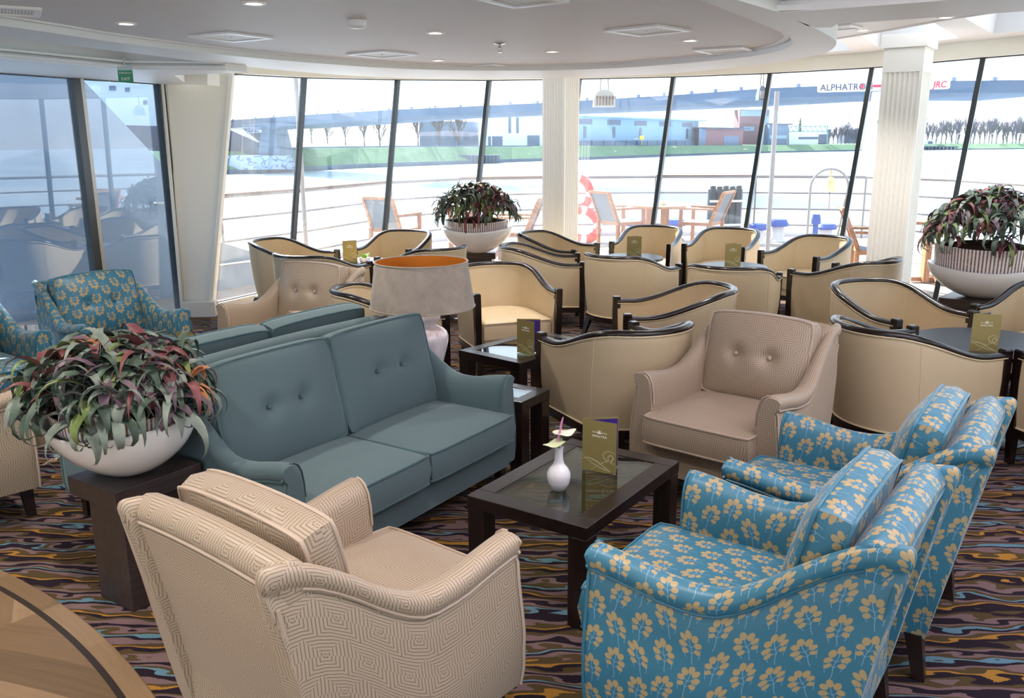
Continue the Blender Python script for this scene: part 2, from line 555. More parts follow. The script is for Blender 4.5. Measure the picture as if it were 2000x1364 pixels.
def mat_carpet():
    t = NT('wave_carpet')
    vec, x, y, z = t.obj()
    mp = t.n('ShaderNodeMapping'); t.link(vec, mp.inputs[0])
    mp.inputs['Rotation'].default_value = (0, 0, math.radians(4))
    sp = t.n('ShaderNodeSeparateXYZ'); t.link(mp.outputs[0], sp.inputs[0])
    X, Y = sp.outputs[0], sp.outputs[1]
    n1 = t.noise(t.xyz(t.m('MULTIPLY', X, 3.4), t.m('MULTIPLY', Y, 8.0)), 1.0, 0.0)
    n2 = t.noise(t.xyz(t.m('MULTIPLY', X, 7.5), t.m('MULTIPLY', Y, 24.0), 4.0), 1.0, 0.0)
    n3 = t.noise(t.xyz(t.m('MULTIPLY', X, 15.0), t.m('MULTIPLY', Y, 44.0), 9.0), 1.0, 0.0)
    fuzz = t.noise(t.xyz(t.m('MULTIPLY', X, 150.0), t.m('MULTIPLY', Y, 150.0)), 1.0, 1.0)
    ph = t.m('ADD', t.m('MULTIPLY', Y, 4.6), t.m('MULTIPLY', n1, .5))
    ph = t.m('ADD', ph, t.m('MULTIPLY', n2, .40))
    ph = t.m('ADD', ph, t.m('MULTIPLY', n3, .10))
    ph = t.m('ADD', ph, t.m('MULTIPLY', fuzz, .03))
    f = t.m('FRACT', ph)
    DK, MV, OL, OR, BL = L(42, 32, 44), L(138, 112, 112), L(94, 77, 50), L(192, 138, 60), L(110, 150, 168)
    c = t.ramp(f, [(0, DK), (.12, MV), (.23, OL), (.32, DK), (.44, OR), (.50, OL), (.60, MV), (.69, DK), (.79, BL), (.85, OL), (.93, MV)], 'CONSTANT')
    pile = t.noise(vec, 900, 2.0)
    c2 = t.mix(t.m('MULTIPLY', pile, .45), c, (0.02, .015, .015, 1))
    t.bsdf(c2, .95, .1, bump=pile, bumpd=.003, bumps=.7)
    return t.mat
M['carpet'] = mat_carpet()

def mat_parquet():
    t = NT('oak_parquet')
    vec, x, y, z = t.obj()
    # object origin = disc centre ; radial chevron boards
    r = t.m('SQRT', t.m('ADD', t.m('POWER', x, 2.0), t.m('POWER', y, 2.0)))
    a = t.m('ARCTAN2', y, x)
    seg = t.m('MULTIPLY', a, 14/ (2*PI))
    cell = t.m('FLOOR', seg); fr = t.m('ABSOLUTE', t.m('SUBTRACT', t.m('FRACT', seg), .5))
    chev = t.m('ADD', t.m('MULTIPLY', r, 6.0), t.m('MULTIPLY', fr, 5.0))
    inner = t.m('LESS_THAN', r, 3.846)
    board = t.m('FLOOR', t.m('ADD', t.m('MULTIPLY', chev, inner), t.m('MULTIPLY', t.m('SUBTRACT', 1.0, inner), t.m('MULTIPLY', a, 5.0))))
    hs = t.n('ShaderNodeTexWhiteNoise', noise_dimensions='2D'); t.link(t.xyz(board, cell), hs.inputs['Vector'])
    g = t.noise(t.xyz(t.m('MULTIPLY', chev, 9.0), t.m('MULTIPLY', seg, 6.0), 0), 1.0, 4.0, .65, .4)
    g2 = t.noise(t.xyz(t.m('MULTIPLY', r, 60.0), t.m('MULTIPLY', a, 14.0), 0), 1.0, 3.0, .6)
    gg = t.mix(inner, g2, g)
    k = t.m('ADD', t.m('MULTIPLY', hs.outputs['Value'], .62), t.m('MULTIPLY', gg, .42))
    c = t.ramp(k, [(.15, L(100, 78, 54)), (.5, L(130, 104, 76)), (.85, L(156, 128, 98))])
    ring = t.m('LESS_THAN', t.m('ABSOLUTE', t.m('SUBTRACT', r, 3.846)), .011)
    c = t.mix(ring, c, (*L(46, 34, 30), 1))
    t.bsdf(c, .38, .45, coat=.1)
    return t.mat
M['parquet'] = mat_parquet()

def mat_glass(name, glare_veil=.05, tint=(1, 1, 1), refl=1.0):
    t = NT(name)
    tr = t.n('ShaderNodeBsdfTransparent'); tr.inputs[0].default_value = (*tint, 1)
    gl = t.n('ShaderNodeBsdfGlossy'); gl.inputs['Roughness'].default_value = .0
    ge = t.n('ShaderNodeNewGeometry')
    dp = t.n('ShaderNodeVectorMath', operation='DOT_PRODUCT'); t.link(ge.outputs['Normal'], dp.inputs[0]); t.link(ge.outputs['Incoming'], dp.inputs[1])
    om = t.m('SUBTRACT', 1.0, t.m('ABSOLUTE', dp.outputs['Value']))
    fr = t.m('MULTIPLY_ADD', t.m('POWER', om, 5.0), .9, .04)
    mx = t.n('ShaderNodeMixShader')
    t.link(t.m('MULTIPLY', fr, refl), mx.inputs[0]); t.link(tr.outputs[0], mx.inputs[1]); t.link(gl.outputs[0], mx.inputs[2])
    last = mx.outputs[0]
    if glare_veil:  # pale translucent share paints a glare haze over the view outside
        d = t.n('ShaderNodeBsdfTranslucent'); d.inputs[0].default_value = (.8, .9, 1, 1)
        m2 = t.n('ShaderNodeMixShader')
        vec, *_ = t.obj()
        f = t.noise(vec, 3.0, 4.0, .7)
        t.link(t.m('MULTIPLY', f, glare_veil*2), m2.inputs[0])
        t.link(last, m2.inputs[1]); t.link(d.outputs[0], m2.inputs[2]); last = m2.outputs[0]
    t.link(last, t.out.inputs[0])
    return t.mat
M['glass'] = mat_glass('window_glass', .016)
M['glass_port'] = mat_glass('tinted_window_glass', .01, (.76, .83, .90), 2.2)
M['glass_table'] = mat_glass('table_glass', 0, (.70, .78, .68), 1.6)

def mat_bowl_insert():
    t = NT('striped_glass_liner')
    u, x, y = t.uv()
    f = t.m('FRACT', t.m('MULTIPLY', y, 88.0))
    k = t.m('LESS_THAN', f, .55)
    vec, *_ = t.obj()
    n = t.noise(vec, 120, 3.0)
    soil = t.ramp(n, [(.3, L(96, 70, 58)), (.55, L(150, 116, 96)), (.75, L(196, 176, 168))])
    c = t.mix(k, soil, (*L(238, 232, 236), 1))
    t.bsdf(c, .15, .5, coat=.5)
    return t.mat
M['liner'] = mat_bowl_insert()

def mat_shade():
    t = NT('velvet_lampshade')
    vec, *_ = t.obj()
    n = t.noise(vec, 10, 5.0, .7, .6); n2 = t.noise(vec, 420, 1.0)
    k = t.m('ADD', t.m('MULTIPLY', n, .7), t.m('MULTIPLY', n2, .3))
    c = t.ramp(k, [(.3, L(150, 138, 126)), (.55, L(174, 161, 149)), (.75, L(192, 179, 168))])
    t.bsdf(c, .7, .3, sheen=.6, sheenrough=.3, bump=n2, bumpd=.0006, bumps=.4, sheentint=(1, .95, .95))
    return t.mat
M['shade'] = mat_shade()

def mat_crackle():
    t = NT('pale_glazed_lamp_base')
    u, x, y = t.uv()
    n = t.noise(t.xyz(t.m('MULTIPLY', x, 12.0), t.m('MULTIPLY', y, 260.0)), 1.0, 2.0)
    c = t.ramp(n, [(.35, L(214, 202, 206)), (.65, L(240, 232, 236))])
    t.bsdf(c, .18, .5, coat=.4)
    return t.mat
M['lamp_base'] = mat_crackle()

LEAFC = {'green': (L(50, 66, 56), L(96, 114, 98)), 'silver': (L(86, 98, 90), L(144, 154, 142)), 'olive': (L(78, 96, 50), L(128, 144, 84)), 'red': (L(88, 42, 48), L(138, 78, 80)), 'purple': (L(78, 62, 72), L(128, 106, 116)), 'copper': (L(150, 88, 60), L(196, 136, 92))}
for k, (a, b) in LEAFC.items():
    t = NT('leaf_' + k)
    u, x, y = t.uv()
    vec, *_ = t.obj()
    n = t.noise(vec, 26, 3.0)
    c = t.mix(n, (*a, 1), (*b, 1))
    t.bsdf(c, .5, .4, sheen=.1)
    M['leaf_' + k] = t.mat

def mat_vent():
    t = NT('perforated_panel')
    u, x, y = t.uv()
    fx = t.m('SUBTRACT', t.m('FRACT', t.m('MULTIPLY', x, 70.0)), .5); fy = t.m('SUBTRACT', t.m('FRACT', t.m('MULTIPLY', y, 70.0)), .5)
    r = t.m('ADD', t.m('POWER', fx, 2.0), t.m('POWER', fy, 2.0))
    c = t.mix(t.m('LESS_THAN', r, .07), (*L(238, 238, 240), 1), (*L(150, 150, 152), 1))
    t.bsdf(c, .5)
    return t.mat
M['perforated'] = mat_vent()
M['lamp_glow'] = mat_emit('lamp_glow', (1, .82, .62), 9.0)
M['cove_glow'] = mat_emit('cove_glow', (1.0, .80, .98), 2.2)

# ---- outside
def mat_water():
    t = NT('river_water')
    vec, x, y, z = t.obj()
    n = t.noise(t.xyz(t.m('MULTIPLY', x, .5), t.m('MULTIPLY', y, 1.3)), 1.0, 5.0, .65, .3)
    n2 = t.noise(t.xyz(t.m('MULTIPLY', x, .02), t.m('MULTIPLY', y, .05)), 1.0, 2.0)
    c = t.ramp(n2, [(.35, L(176, 204, 222)), (.65, L(222, 234, 242))])  # pale tones paint in the glare and bounce light up to the ceiling
    t.bsdf(c, .18, .6, bump=n, bumpd=.35, bumps=.5)
    return t.mat
M['water'] = mat_water()
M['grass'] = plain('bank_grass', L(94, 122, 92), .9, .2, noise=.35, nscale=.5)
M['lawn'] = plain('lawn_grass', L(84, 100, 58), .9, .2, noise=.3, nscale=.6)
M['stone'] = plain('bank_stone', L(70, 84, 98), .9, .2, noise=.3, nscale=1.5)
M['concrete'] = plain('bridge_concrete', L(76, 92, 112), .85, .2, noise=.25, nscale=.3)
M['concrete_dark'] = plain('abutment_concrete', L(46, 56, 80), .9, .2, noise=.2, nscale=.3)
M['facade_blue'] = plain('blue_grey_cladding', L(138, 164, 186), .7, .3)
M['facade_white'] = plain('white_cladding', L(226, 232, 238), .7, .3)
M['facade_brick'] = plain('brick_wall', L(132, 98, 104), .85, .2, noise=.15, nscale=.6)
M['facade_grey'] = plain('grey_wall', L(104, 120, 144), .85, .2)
M['roof_dark'] = plain('dark_roof', L(80, 88, 108), .8, .2)
M['window_far'] = plain('far_window', L(72, 90, 116), .3, .5)
M['bark'] = plain('bare_bark', L(92, 84, 82), .9, .2)
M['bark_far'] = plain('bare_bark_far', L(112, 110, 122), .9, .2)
M['conifer'] = plain('conifer_needles', L(54, 84, 76), .9, .2)
M['truss_paint'] = plain('truss_paint', L(70, 130, 138), .5)
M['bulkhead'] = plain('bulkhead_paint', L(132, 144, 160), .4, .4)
M['deck_white'] = plain('deck_white', L(214, 216, 220), .5)
M['yellow'] = plain('yellow_paint', L(236, 200, 70), .5)

def mat_teakdeck():
    t = NT('teak_decking')
    vec, x, y, z = t.obj()
    mp = t.n('ShaderNodeMapping'); t.link(vec, mp.inputs[0]); mp.inputs['Rotation'].default_value = (0, 0, math.radians(-40))
    sp = t.n('ShaderNodeSeparateXYZ'); t.link(mp.outputs[0], sp.inputs[0])
    b = t.m('MULTIPLY', sp.outputs[1], 8.0)
    gap = t.m('LESS_THAN', t.m('FRACT', b), .07)
    n = t.noise(t.xyz(t.m('MULTIPLY', sp.outputs[0], 2.0), t.m('MULTIPLY', sp.outputs[1], 50.0)), 1.0, 3.0)
    c = t.ramp(n, [(.3, L(150, 130, 116)), (.7, L(186, 168, 152))])
    c = t.mix(gap, c, (*L(70, 62, 60), 1))
    t.bsdf(c, .6, .3)
    return t.mat
M['deck'] = mat_teakdeck()

def mat_graffiti():
    t = NT('painted_abutment_wall')
    vec, x, y, z = t.obj()
    n = t.noise(t.xyz(t.m('MULTIPLY', x, .35), t.m('MULTIPLY', z, .5)), 1.0, 1.0, .5, .8)
    k = t.m('LESS_THAN', t.m('ABSOLUTE', t.m('SUBTRACT', t.m('FRACT', t.m('MULTIPLY', n, 5.0)), .5)), .1)
    c = t.mix(k, (*L(140, 156, 176), 1), (*L(84, 100, 134), 1))
    t.bsdf(c, .85, .2)
    return t.mat
M['graffiti'] = mat_graffiti()
# ------------------------------------------------------------------ upholstery
def sstep(a, b, x):
    t = min(max((x - a)/(b - a), 0), 1); return t*t*(3 - 2*t)

def cushion(mb, w, d, t, crown, dents=(), nu=18, nv=18, lowcrown=.3, rc=.03, arch=0.0):
    """box cushion lying in xy, centred ; returns top and bottom edge loops"""
    def P(i, j, s):
        u = -1 + 2*i/nu; v = -1 + 2*j/nv
        x = u*w/2*(1 - rc*abs(v)**8); y = v*d/2*(1 - rc*abs(u)**8)
        if v < 0: y -= arch*(1 - u*u)*v*v
        c = (max(0, 1 - u*u)**.7)*(max(0, 1 - v*v)**.7)
        z = t/2 + crown*(c if s > 0 else c*lowcrown)
        if s > 0:
            z += arch*0
            for dx, dy, dep, r in dents:
                q = math.hypot(x - dx, y - dy)/r
                z -= dep*math.exp(-q*q*1.2)
                # pulled crease towards the neighbouring button
            if len(dents) == 2:
                dy = abs(y - dents[0][1])
                if dents[0][0] - .02 < x < dents[1][0] + .02: z -= .004*math.exp(-(dy/.018)**2)
        return V((x, y, z*s))
    ids = {}
    for s in (1, -1):
        for i in range(nu + 1):
            for j in range(nv + 1):
                ids[(s, i, j)] = mb.vert(P(i, j, s))
        for i in range(nu):
            for j in range(nv):
                q = [ids[(s, i, j)], ids[(s, i + 1, j)], ids[(s, i + 1, j + 1)], ids[(s, i, j + 1)]]
                uv = [(-w/2 + w*a/nu, -d/2 + d*b/nv) for a, b in ((i, j), (i + 1, j), (i + 1, j + 1), (i, j + 1))]
                if s < 0: q.reverse(); uv.reverse()
                mb.face(q, uv)
    loop = [(i, 0) for i in range(nu)] + [(nu, j) for j in range(nv)] + [(i, nv) for i in range(nu, 0, -1)] + [(0, j) for j in range(nv, 0, -1)]
    top = [P(i, j, 1) for i, j in loop]; bot = [P(i, j, -1) for i, j in loop]
    mid = []
    for a, b in zip(top, bot):
        c = (a + b)/2; o = V((c.x/w, c.y/d, 0))
        k = V((0, 0, 0))
        if abs(abs(c.x) - w/2) < w*.05: k.x = math.copysign(.010, c.x)
        if abs(abs(c.y) - d/2) < d*.05: k.y = math.copysign(.010, c.y)
        mid.append(c + k)
    n = len(loop)
    mids = [mb.vert(p) for p in mid]
    per = [0.0]
    for k in range(n): per.append(per[-1] + (top[k] - top[(k + 1) % n]).length)
    for k in range(n):
        k2 = (k + 1) % n
        a, b = ids[(1, *loop[k])], ids[(1, *loop[k2])]
        c, e = ids[(-1, *loop[k])], ids[(-1, *loop[k2])]
        mb.face([a, mids[k], mids[k2], b], [(per[k], t), (per[k], t/2), (per[k + 1], t/2), (per[k + 1], t)])
        mb.face([mids[k], c, e, mids[k2]], [(per[k], t/2), (per[k], 0), (per[k + 1], 0), (per[k + 1], t/2)])
    return top, bot

def make_seating(name, hw, za, fabric, piping, seats, yb=-.776, zb=.816, cush_h=.415, zs=.434, ys=.077, legs=True, base_z=.15, cz=None):
    """upholstered armchair or sofa. front = +y, arm front at y = 0"""
    root = empty(name)
    dx = hw - .365
    mb = MB()
    ZT = [(0, za), (.10, za - .012), (.24, za - .036), (.38, za - .030), (.50, za + .030), (.60, za + .105), (.69, za + .165), (.776, zb)]
    def zt(y):
        return smoothtab(ZT, -y*.776/abs(yb)) if True else 0
    def arm_sec(y, sgn, shrink=0.0):
        k = sstep(.30, abs(yb), -y); kb = sstep(.30, abs(yb), -y)
        z = zt(y)
        xi = .262 + dx + .004*k; xo = .368 + dx - .046*k
        ww = xo - xi
        if shrink: xi += shrink; xo -= shrink; z -= shrink
        r = [(xi, base_z), (xi, .36), (xi - .002, z - .15), (xi + .002, z - .085), (xi + .104*ww, z - .042), (xi + .245*ww, z - .015), (xi + .434*ww, z - .002), (xi + .6*ww, z),
             (xi + .83*ww, z - .006), (xi + .95*ww, z - .018), (xo, z - .036), (xo - .004, z - .052), (xo - .015, z - .064), (xo - .017, z - .072), (xo - .011, z - .085), (xo - .006, z - .15),
             (xo + .006, z - .24), (xo + .012, (z + base_z)/2 - .06), (xo + .010, base_z + .06), (xo - .002, base_z)]
        out = []
        for x, zz in r:
            yy = y + max(0.0, (zb - zz))*.19*kb
            out.append(V((x*sgn, yy, zz)))
        return out
    ysn = [0, -.012, -.04, -.09, -.15, -.21, -.27, -.33, -.38, -.43, -.48, -.53, -.58, -.63, -.68, -.72, -.755, -.79]
    ysn = [y*abs(yb)/.776 for y in ysn]
    pip = MB()
    for sgn in (1, -1):
        rings = [arm_sec(y, sgn, .007 if i == 0 else 0) for i, y in enumerate(ysn)]
        last = rings[-1]
        c = sum(last, V())/len(last)
        top_c = sum(last[3:14], V())/11
        for sh_, dy_ in ((.06, .008), (.2, .015), (.45, .021), (.8, .024)):
            rings.append([p.lerp(top_c, sh_) + V((0, -dy_, 0)) if 2 < i < 15 else p + V((0, -min(dy_, .012), 0)) for i, p in enumerate(last)])
        # uv: keep pattern upright on the outer face (u along y, v around section)
        mb.loft(rings, closed=True, cap=True, uv=True, flip=(sgn > 0), apex=7, axis=1)
        # piping : under the roll along the arm, and down the front edge
        pip.tube([r[12] + V((sgn*.004, 0, 0)) for r in rings[1:-6]], .0055, 6)
        pip.tube([p + V((sgn*.002, .004, 0)) for p in rings[1][11:20]], .005, 6)
        pip.tube([p + V((-sgn*.003, .003, 0)) for p in rings[1][2:8]], .004, 6)
    # back
    def yo(z): return yb + (zb - z)*.19
    xb = .298 + dx
    rings = []
    NX = 15 if hw < .5 else 25
    for i in range(NX):
        x = -xb + 2*xb*i/(NX - 1)
        z = zb - .004 + .014*(1 - (x/xb)**2)
        sec = [(yo(.36) + .11, .36), (yo(.6) + .11, .60), (yo(z - .07) + .105, z - .07), (yo(z) + .094, z - .03), (yo(z) + .074, z - .008), (yo(z) + .048, z), (yo(z) + .020, z - .010), (yo(z) + .002, z - .030),
               (yo(z) - .002, z - .046), (yo(z) + .008, z - .060), (yo(z) + .010, z - .068), (yo(z) + .006, z - .08), (yo(.5), .5), (yo(.3), .3), (yo(base_z), base_z), (yo(base_z) + .10, base_z)]
        rings.append([V((x, a, b)) for a, b in sec])
    for k_, f_ in ((0, -1), (-1, 1)):
        src = rings[k_]; cc = sum(src[2:11], V())/9
        e1 = [p.lerp(cc, .10) + V((f_*.010, 0, 0)) if 1 < i < 11 else p + V((f_*.004, 0, 0)) for i, p in enumerate(src)]
        e2 = [p.lerp(cc, .45) + V((f_*.016, 0, 0)) if 1 < i < 11 else p + V((f_*.006, 0, 0)) for i, p in enumerate(src)]
        if f_ < 0: rings = [e2, e1] + rings
        else: rings = rings + [e1, e2]
    mb.loft(rings, closed=True, cap=True, uv=True, flip=False, apex=5, axis=0)
    pip.tube([r[9] + V((0, -.006, 0)) for r in rings[2:-2]], .0055, 6)
    # outer back corners
    for sgn in (1, -1):
        pip.tube([V((sgn*(.316 + dx), yo(z) - .016, z)) for z in (zb - .10, .6, .4, base_z)], .005, 6)
    # seat deck and front apron
    mb.box((0, (yb + .02)/2 + .05, base_z + .07), (2*(.275 + dx), abs(yb) - .08, .14))
    mb.rbox((0, .004, base_z + .068), (2*(.274 + dx), .03, .134), .006)
    body = fixn(mb.build('upholstered_frame', fabric, root, 50))
    pipo = pip.build('piping', piping, body, 60)
    # seat cushions
    sw = 2*(.272 + dx)
    n = seats
    tk = .125
    depth = ys + abs(yb) - .15
    for i in range(n):
        cx = -sw/2 + sw*(i + .5)/n
        c = MB(); c.xf = Matrix.Translation((cx, ys - depth/2, zs - tk/2))
        top, bot = cushion(c, sw/n - .004, depth, tk, .022)
        co = c.build('seat_cushion', fabric, root, 60)
        p = MB(); p.xf = c.xf
        p.tube(top, .0055, 6, closed=True); p.tube(bot, .0055, 6, closed=True)
        p.build('piping', piping, co, 60)
    # back cushions
    lean = math.radians(77)
    chh = cush_h
    cr_, ar_ = (.066, .012) if n == 1 else (.052, .004)
    zc = zs - .005 + chh/2*.98
    yc = yo(zc) + .11 + .058
    for i in range(n):
        cx = -sw/2 + sw*(i + .5)/n
        c = MB(); c.xf = Matrix.Translation((cx, yc, zc)) @ Matrix.Rotation(-lean, 4, 'X')
        bx = min(.088, sw/n*.17)
        top, bot = cushion(c, sw/n - .006, chh, .09, cr_, dents=((-bx, -.01, .034, .045), (bx, -.01, .034, .045)), nu=26, nv=26, lowcrown=.4, arch=ar_, rc=.04)
        co = c.build('back_cushion', fabric, root, 60)
        p = MB(); p.xf = c.xf
        p.tube(top, .0055, 6, closed=True); p.tube(bot, .0055, 6, closed=True)
        p.build('piping', piping, co, 60)
        for sx in (-bx, bx):
            b = MB(); b.xf = c.xf
            b.lathe([(0.0001, .008), (.006, .007), (.0105, .003), (.012, -.002), (.010, -.007), (.0001, -.007)], 12, (sx, -.01, .045 + cr_ - .034 + .003))
            fixn(b.build('button', piping, co, 60))
    # legs
    lx, ly0, ly1 = .30 + dx, -.055, yb + .135
    for sx in (1, -1):
        for y, sp in ((ly0, .01), (ly1, -.03)):
            l = MB()
            a, b = V((sx*lx, y, base_z + .01)), V((sx*(lx + .004), y + sp, 0))
            r0, r1 = .026, .018
            ra = [a + V((i*r0, j*r0, 0)) for i, j in ((-1, -1), (1, -1), (1, 1), (-1, 1))]
            rb = [b + V((i*r1, j*r1, 0)) for i, j in ((-1, -1), (1, -1), (1, 1), (-1, 1))]
            l.loft([ra, rb], cap=True, uv=False)
            fixn(l.build('leg', M['dark_wood_v'], root, 20))
    return root

def place(root, x, y, th, label, cat, group=None, z=0.0):
    root.location = (x, y, z); root.rotation_euler = (0, 0, th)
    return tag(root, label, cat, group)

# ---- tan armchairs
tanp = make_seating('armchair', .365, .624, M['tan'], M['tan_piping'], 1)
place(tanp, -.26, 2.495, -.691, 'pinkish tan armchair with square spiral weave, turned away in the foreground before the plinth', 'armchair', 'tan patterned armchairs')
c = copy_tree(tanp); place(c, .862, 3.79, 2.432, 'tan square spiral patterned armchair facing the coffee table, between cream tub chairs and blue armchairs', 'armchair', 'tan patterned armchairs')
c = copy_tree(tanp); place(c, -1.724, 5.747, 2.641, 'tan patterned armchair behind the two sofas, left of the table lamp', 'armchair', 'tan patterned armchairs')
c = copy_tree(tanp); place(c, -2.45, 4.05, -.78, 'tan patterned armchair cut by the left edge, behind the big leafy planter', 'armchair', 'tan patterned armchairs')
# ---- blue armchairs
blup = make_seating('armchair', .365, .624, M['leaf'], M['leaf_piping'], 1)
place(blup, .404, 2.476, .96, 'blue armchair with gold leaf sprigs, nearest in the bottom right corner', 'armchair', 'blue leaf patterned armchairs')
c = copy_tree(blup); place(c, .925, 3.115, .972, 'blue gold leaf armchair second in the right row, behind the nearest blue one', 'armchair', 'blue leaf patterned armchairs')
c = copy_tree(blup); place(c, -2.396, 5.468, -2.294, 'blue gold leaf armchair facing in front of the tall port windows', 'armchair', 'blue leaf patterned armchairs')
c = copy_tree(blup); place(c, -2.98, 4.80, -2.25, 'blue gold leaf armchair cut off by the left edge of the photo', 'armchair', 'blue leaf patterned armchairs')
# ---- sofas
sofa = make_seating('sofa', .757, .575, M['teal'], M['teal_piping'], 2, yb=-.70, zb=.79, cush_h=.46, zs=.395, ys=.07, base_z=.12)
place(sofa, -.405, 3.546, -2.15, 'teal two seat sofa facing the coffee table with white vase', 'sofa', 'teal two seat sofas')
c = copy_tree(sofa); place(c, -1.655, 4.42, -2.15 + PI, 'teal two seat sofa standing back to back behind the front sofa', 'sofa', 'teal two seat sofas')

# ------------------------------------------------------------------ tub chairs
TW, TDF, TDB, TZA, TZB = .673, .428, .326, .606, .747
def tub_curve(n, w=TW, df=TDF, db=TDB, za=TZA, zb=TZB):
    L1 = df; L2 = PI/2*(w/2 + db)/2
    pts = []
    for i in range(n):
        s = -1 + 2*i/(n - 1); a = abs(s); sg = 1 if s >= 0 else -1
        l = (1 - a)*(L1 + L2)
        if l < L1: x, y = w/2, df - l
        else:
            t = (l - L1)/L2*PI/2; x, y = w/2*math.cos(t), -db*math.sin(t)
        u = sstep(.12, .74, 1 - a)
        pts.append(V((sg*x, y, za + (zb - za)*u)))
    return pts

def make_tub():
    root = empty('tub_chair')
    N = 45
    rim = tub_curve(N)
    top_in = tub_curve(N, TW - .075, TDF - .0, TDB - .04)
    low_out = tub_curve(N, TW*.94, TDF - .01, TDB*.80, .2, .2)
    low_in = tub_curve(N, TW - .125, TDF - .012, TDB*.80 - .05, .32, .32)
    sh = MB()
    rings = []
    for i in range(N):
        a, b, lo, li = rim[i], top_in[i], low_out[i], low_in[i]
        a2 = V((a.x, a.y, a.z - .022)); b2 = V((b.x, b.y, b.z - .024))
        out = (a2 - lo)
        r = [li, li.lerp(b2, .5), b2, V((b2.x, b2.y, b2.z + .012)), V((a2.x*.985, a2.y*.985 if a2.y < 0 else a2.y, a2.z + .012)), a2*1.0]
        for f in (.9, .66, .33, .08): 
            p = lo.lerp(a2, f)
            bul = .012*math.sin(PI*f)
            n = V((p.x, p.y if p.y < 0 else 0, 0)); n = n.normalized() if n.length > 0 else n
            r.append(p + n*bul)
        r.append(lo); r.append(V((li.x, li.y, .2)))
        rings.append(r)
    sh.loft(rings, closed=True, cap=True, uv=True)
    # front of the seat base
    sh.rbox((0, TDF - .045, .265), (TW - .14, .05, .14), .008)
    shell = fixn(sh.build('upholstered_shell', M['leather'], root, 45))
    pp = MB()
    pp.tube([r[5] + V((0, 0, -.004)) + V((r[5].x, min(r[5].y, 0), 0)).normalized()*.004 for r in rings], .005, 6)
    pp.tube([r[2] + V((0, 0, -.003)) - V((r[2].x, min(r[2].y, 0), 0)).normalized()*.004 for r in rings], .005, 6)
    pp.tube([r[10] + V((0, 0, .006)) + V((r[10].x, min(r[10].y, 0), 0)).normalized()*.004 for r in rings], .005, 6)
    for i in (13, 31):
        pp.tube([p + V((p.x, min(p.y, 0), 0)).normalized()*.0004 for p in rings[i][5:11]], .0022, 5)
        pp.tube([p - V((p.x, min(p.y, 0), 0)).normalized()*.0006 for p in rings[i][0:3]], .0022, 5)
    pp.build('piping', M['leather_piping'], shell, 60)
    # dark wooden rim
    rm = MB()
    mid = [a.lerp(b, .5) for a, b in zip(rim, top_in)]
    prof = [(-.034, -.018), (-.036, -.006), (-.032, .006), (-.020, .014), (0, .017), (.020, .014), (.032, .006), (.036, -.006), (.034, -.018), (.0, -.021)]
    rm.sweep([p + V((0, 0, -.010)) for p in mid], [(a*.76, b*.8) for a, b in prof])
    fixn(rm.build('rim_rail', M['rim_wood'], root, 40))
    # seat
    st = MB()
    pts = [V((p.x, p.y)) for p in tub_curve(25, TW - .14, TDF - .01, TDB - .085)]
    def ring(k, z, dy=0):
        return [V((p.x*k, (p.y - .05)*k + .05, z)) for p in pts]
    st.loft([ring(1, .27), ring(1, .365), ring(.985, .387), ring(.93, .401), ring(.6, .411), ring(.05, .413)], closed=True, cap=True, uv=True)
    so = fixn(st.build('seat_cushion', M['leather'], root, 50))
    sp = MB(); sp.tube([V((p.x*.99, p.y*.99 + .004, .389)) for p in pts], .005, 6, closed=True)
    sp.build('piping', M['leather_piping'], so, 60)
    # front posts run floor to arm
    for s in (1, -1):
        l = MB()
        x, y = s*(TW/2 - .018), TDF + .004
        sec = []
        for z, hx, hy, dxx, dyy in ((0, .017, .017, -.012*s, .0), (.2, .022, .024, -.006*s, 0), (.5, .024, .026, 0, 0), (TZA + .012, .024, .026, .002*s, 0)):
            sec.append([V((x + dxx + i*hx, y + dyy + j*hy, z)) for i, j in ((-1, -1), (1, -1), (1, 1), (-1, 1))])
        t = sec[-1]; c4 = sum(t, V())/4
        sec.append([c4.lerp(p, .8) + V((0, 0, .008)) for p in t])
        l.loft(sec, cap=True, uv=False)
        fixn(l.build('leg', M['rim_wood'], root, 25))
        l = MB()
        a = V((s*.20, -.20, .19)); b = V((s*.225, -.285, 0))
        l.loft([[a + V((i*.024, j*.024, 0)) for i, j in ((-1, -1), (1, -1), (1, 1), (-1, 1))], [b + V((i*.016, j*.016, 0)) for i, j in ((-1, -1), (1, -1), (1, 1), (-1, 1))]], cap=True, uv=False)
        fixn(l.build('leg', M['rim_wood'], root, 25))
    br = MB()
    bl = tub_curve(33, TW*.92, TDF - .012, TDB*.78, .178, .178)
    br.sweep(bl, [(-.02, -.022), (.02, -.022), (.02, .022), (-.02, .022)])
    br.beam((-TW/2 + .05, TDF - .03, .178), (TW/2 - .05, TDF - .03, .178), .03, .044)
    fixn(br.build('base_rail', M['rim_wood'], root, 30))
    return root

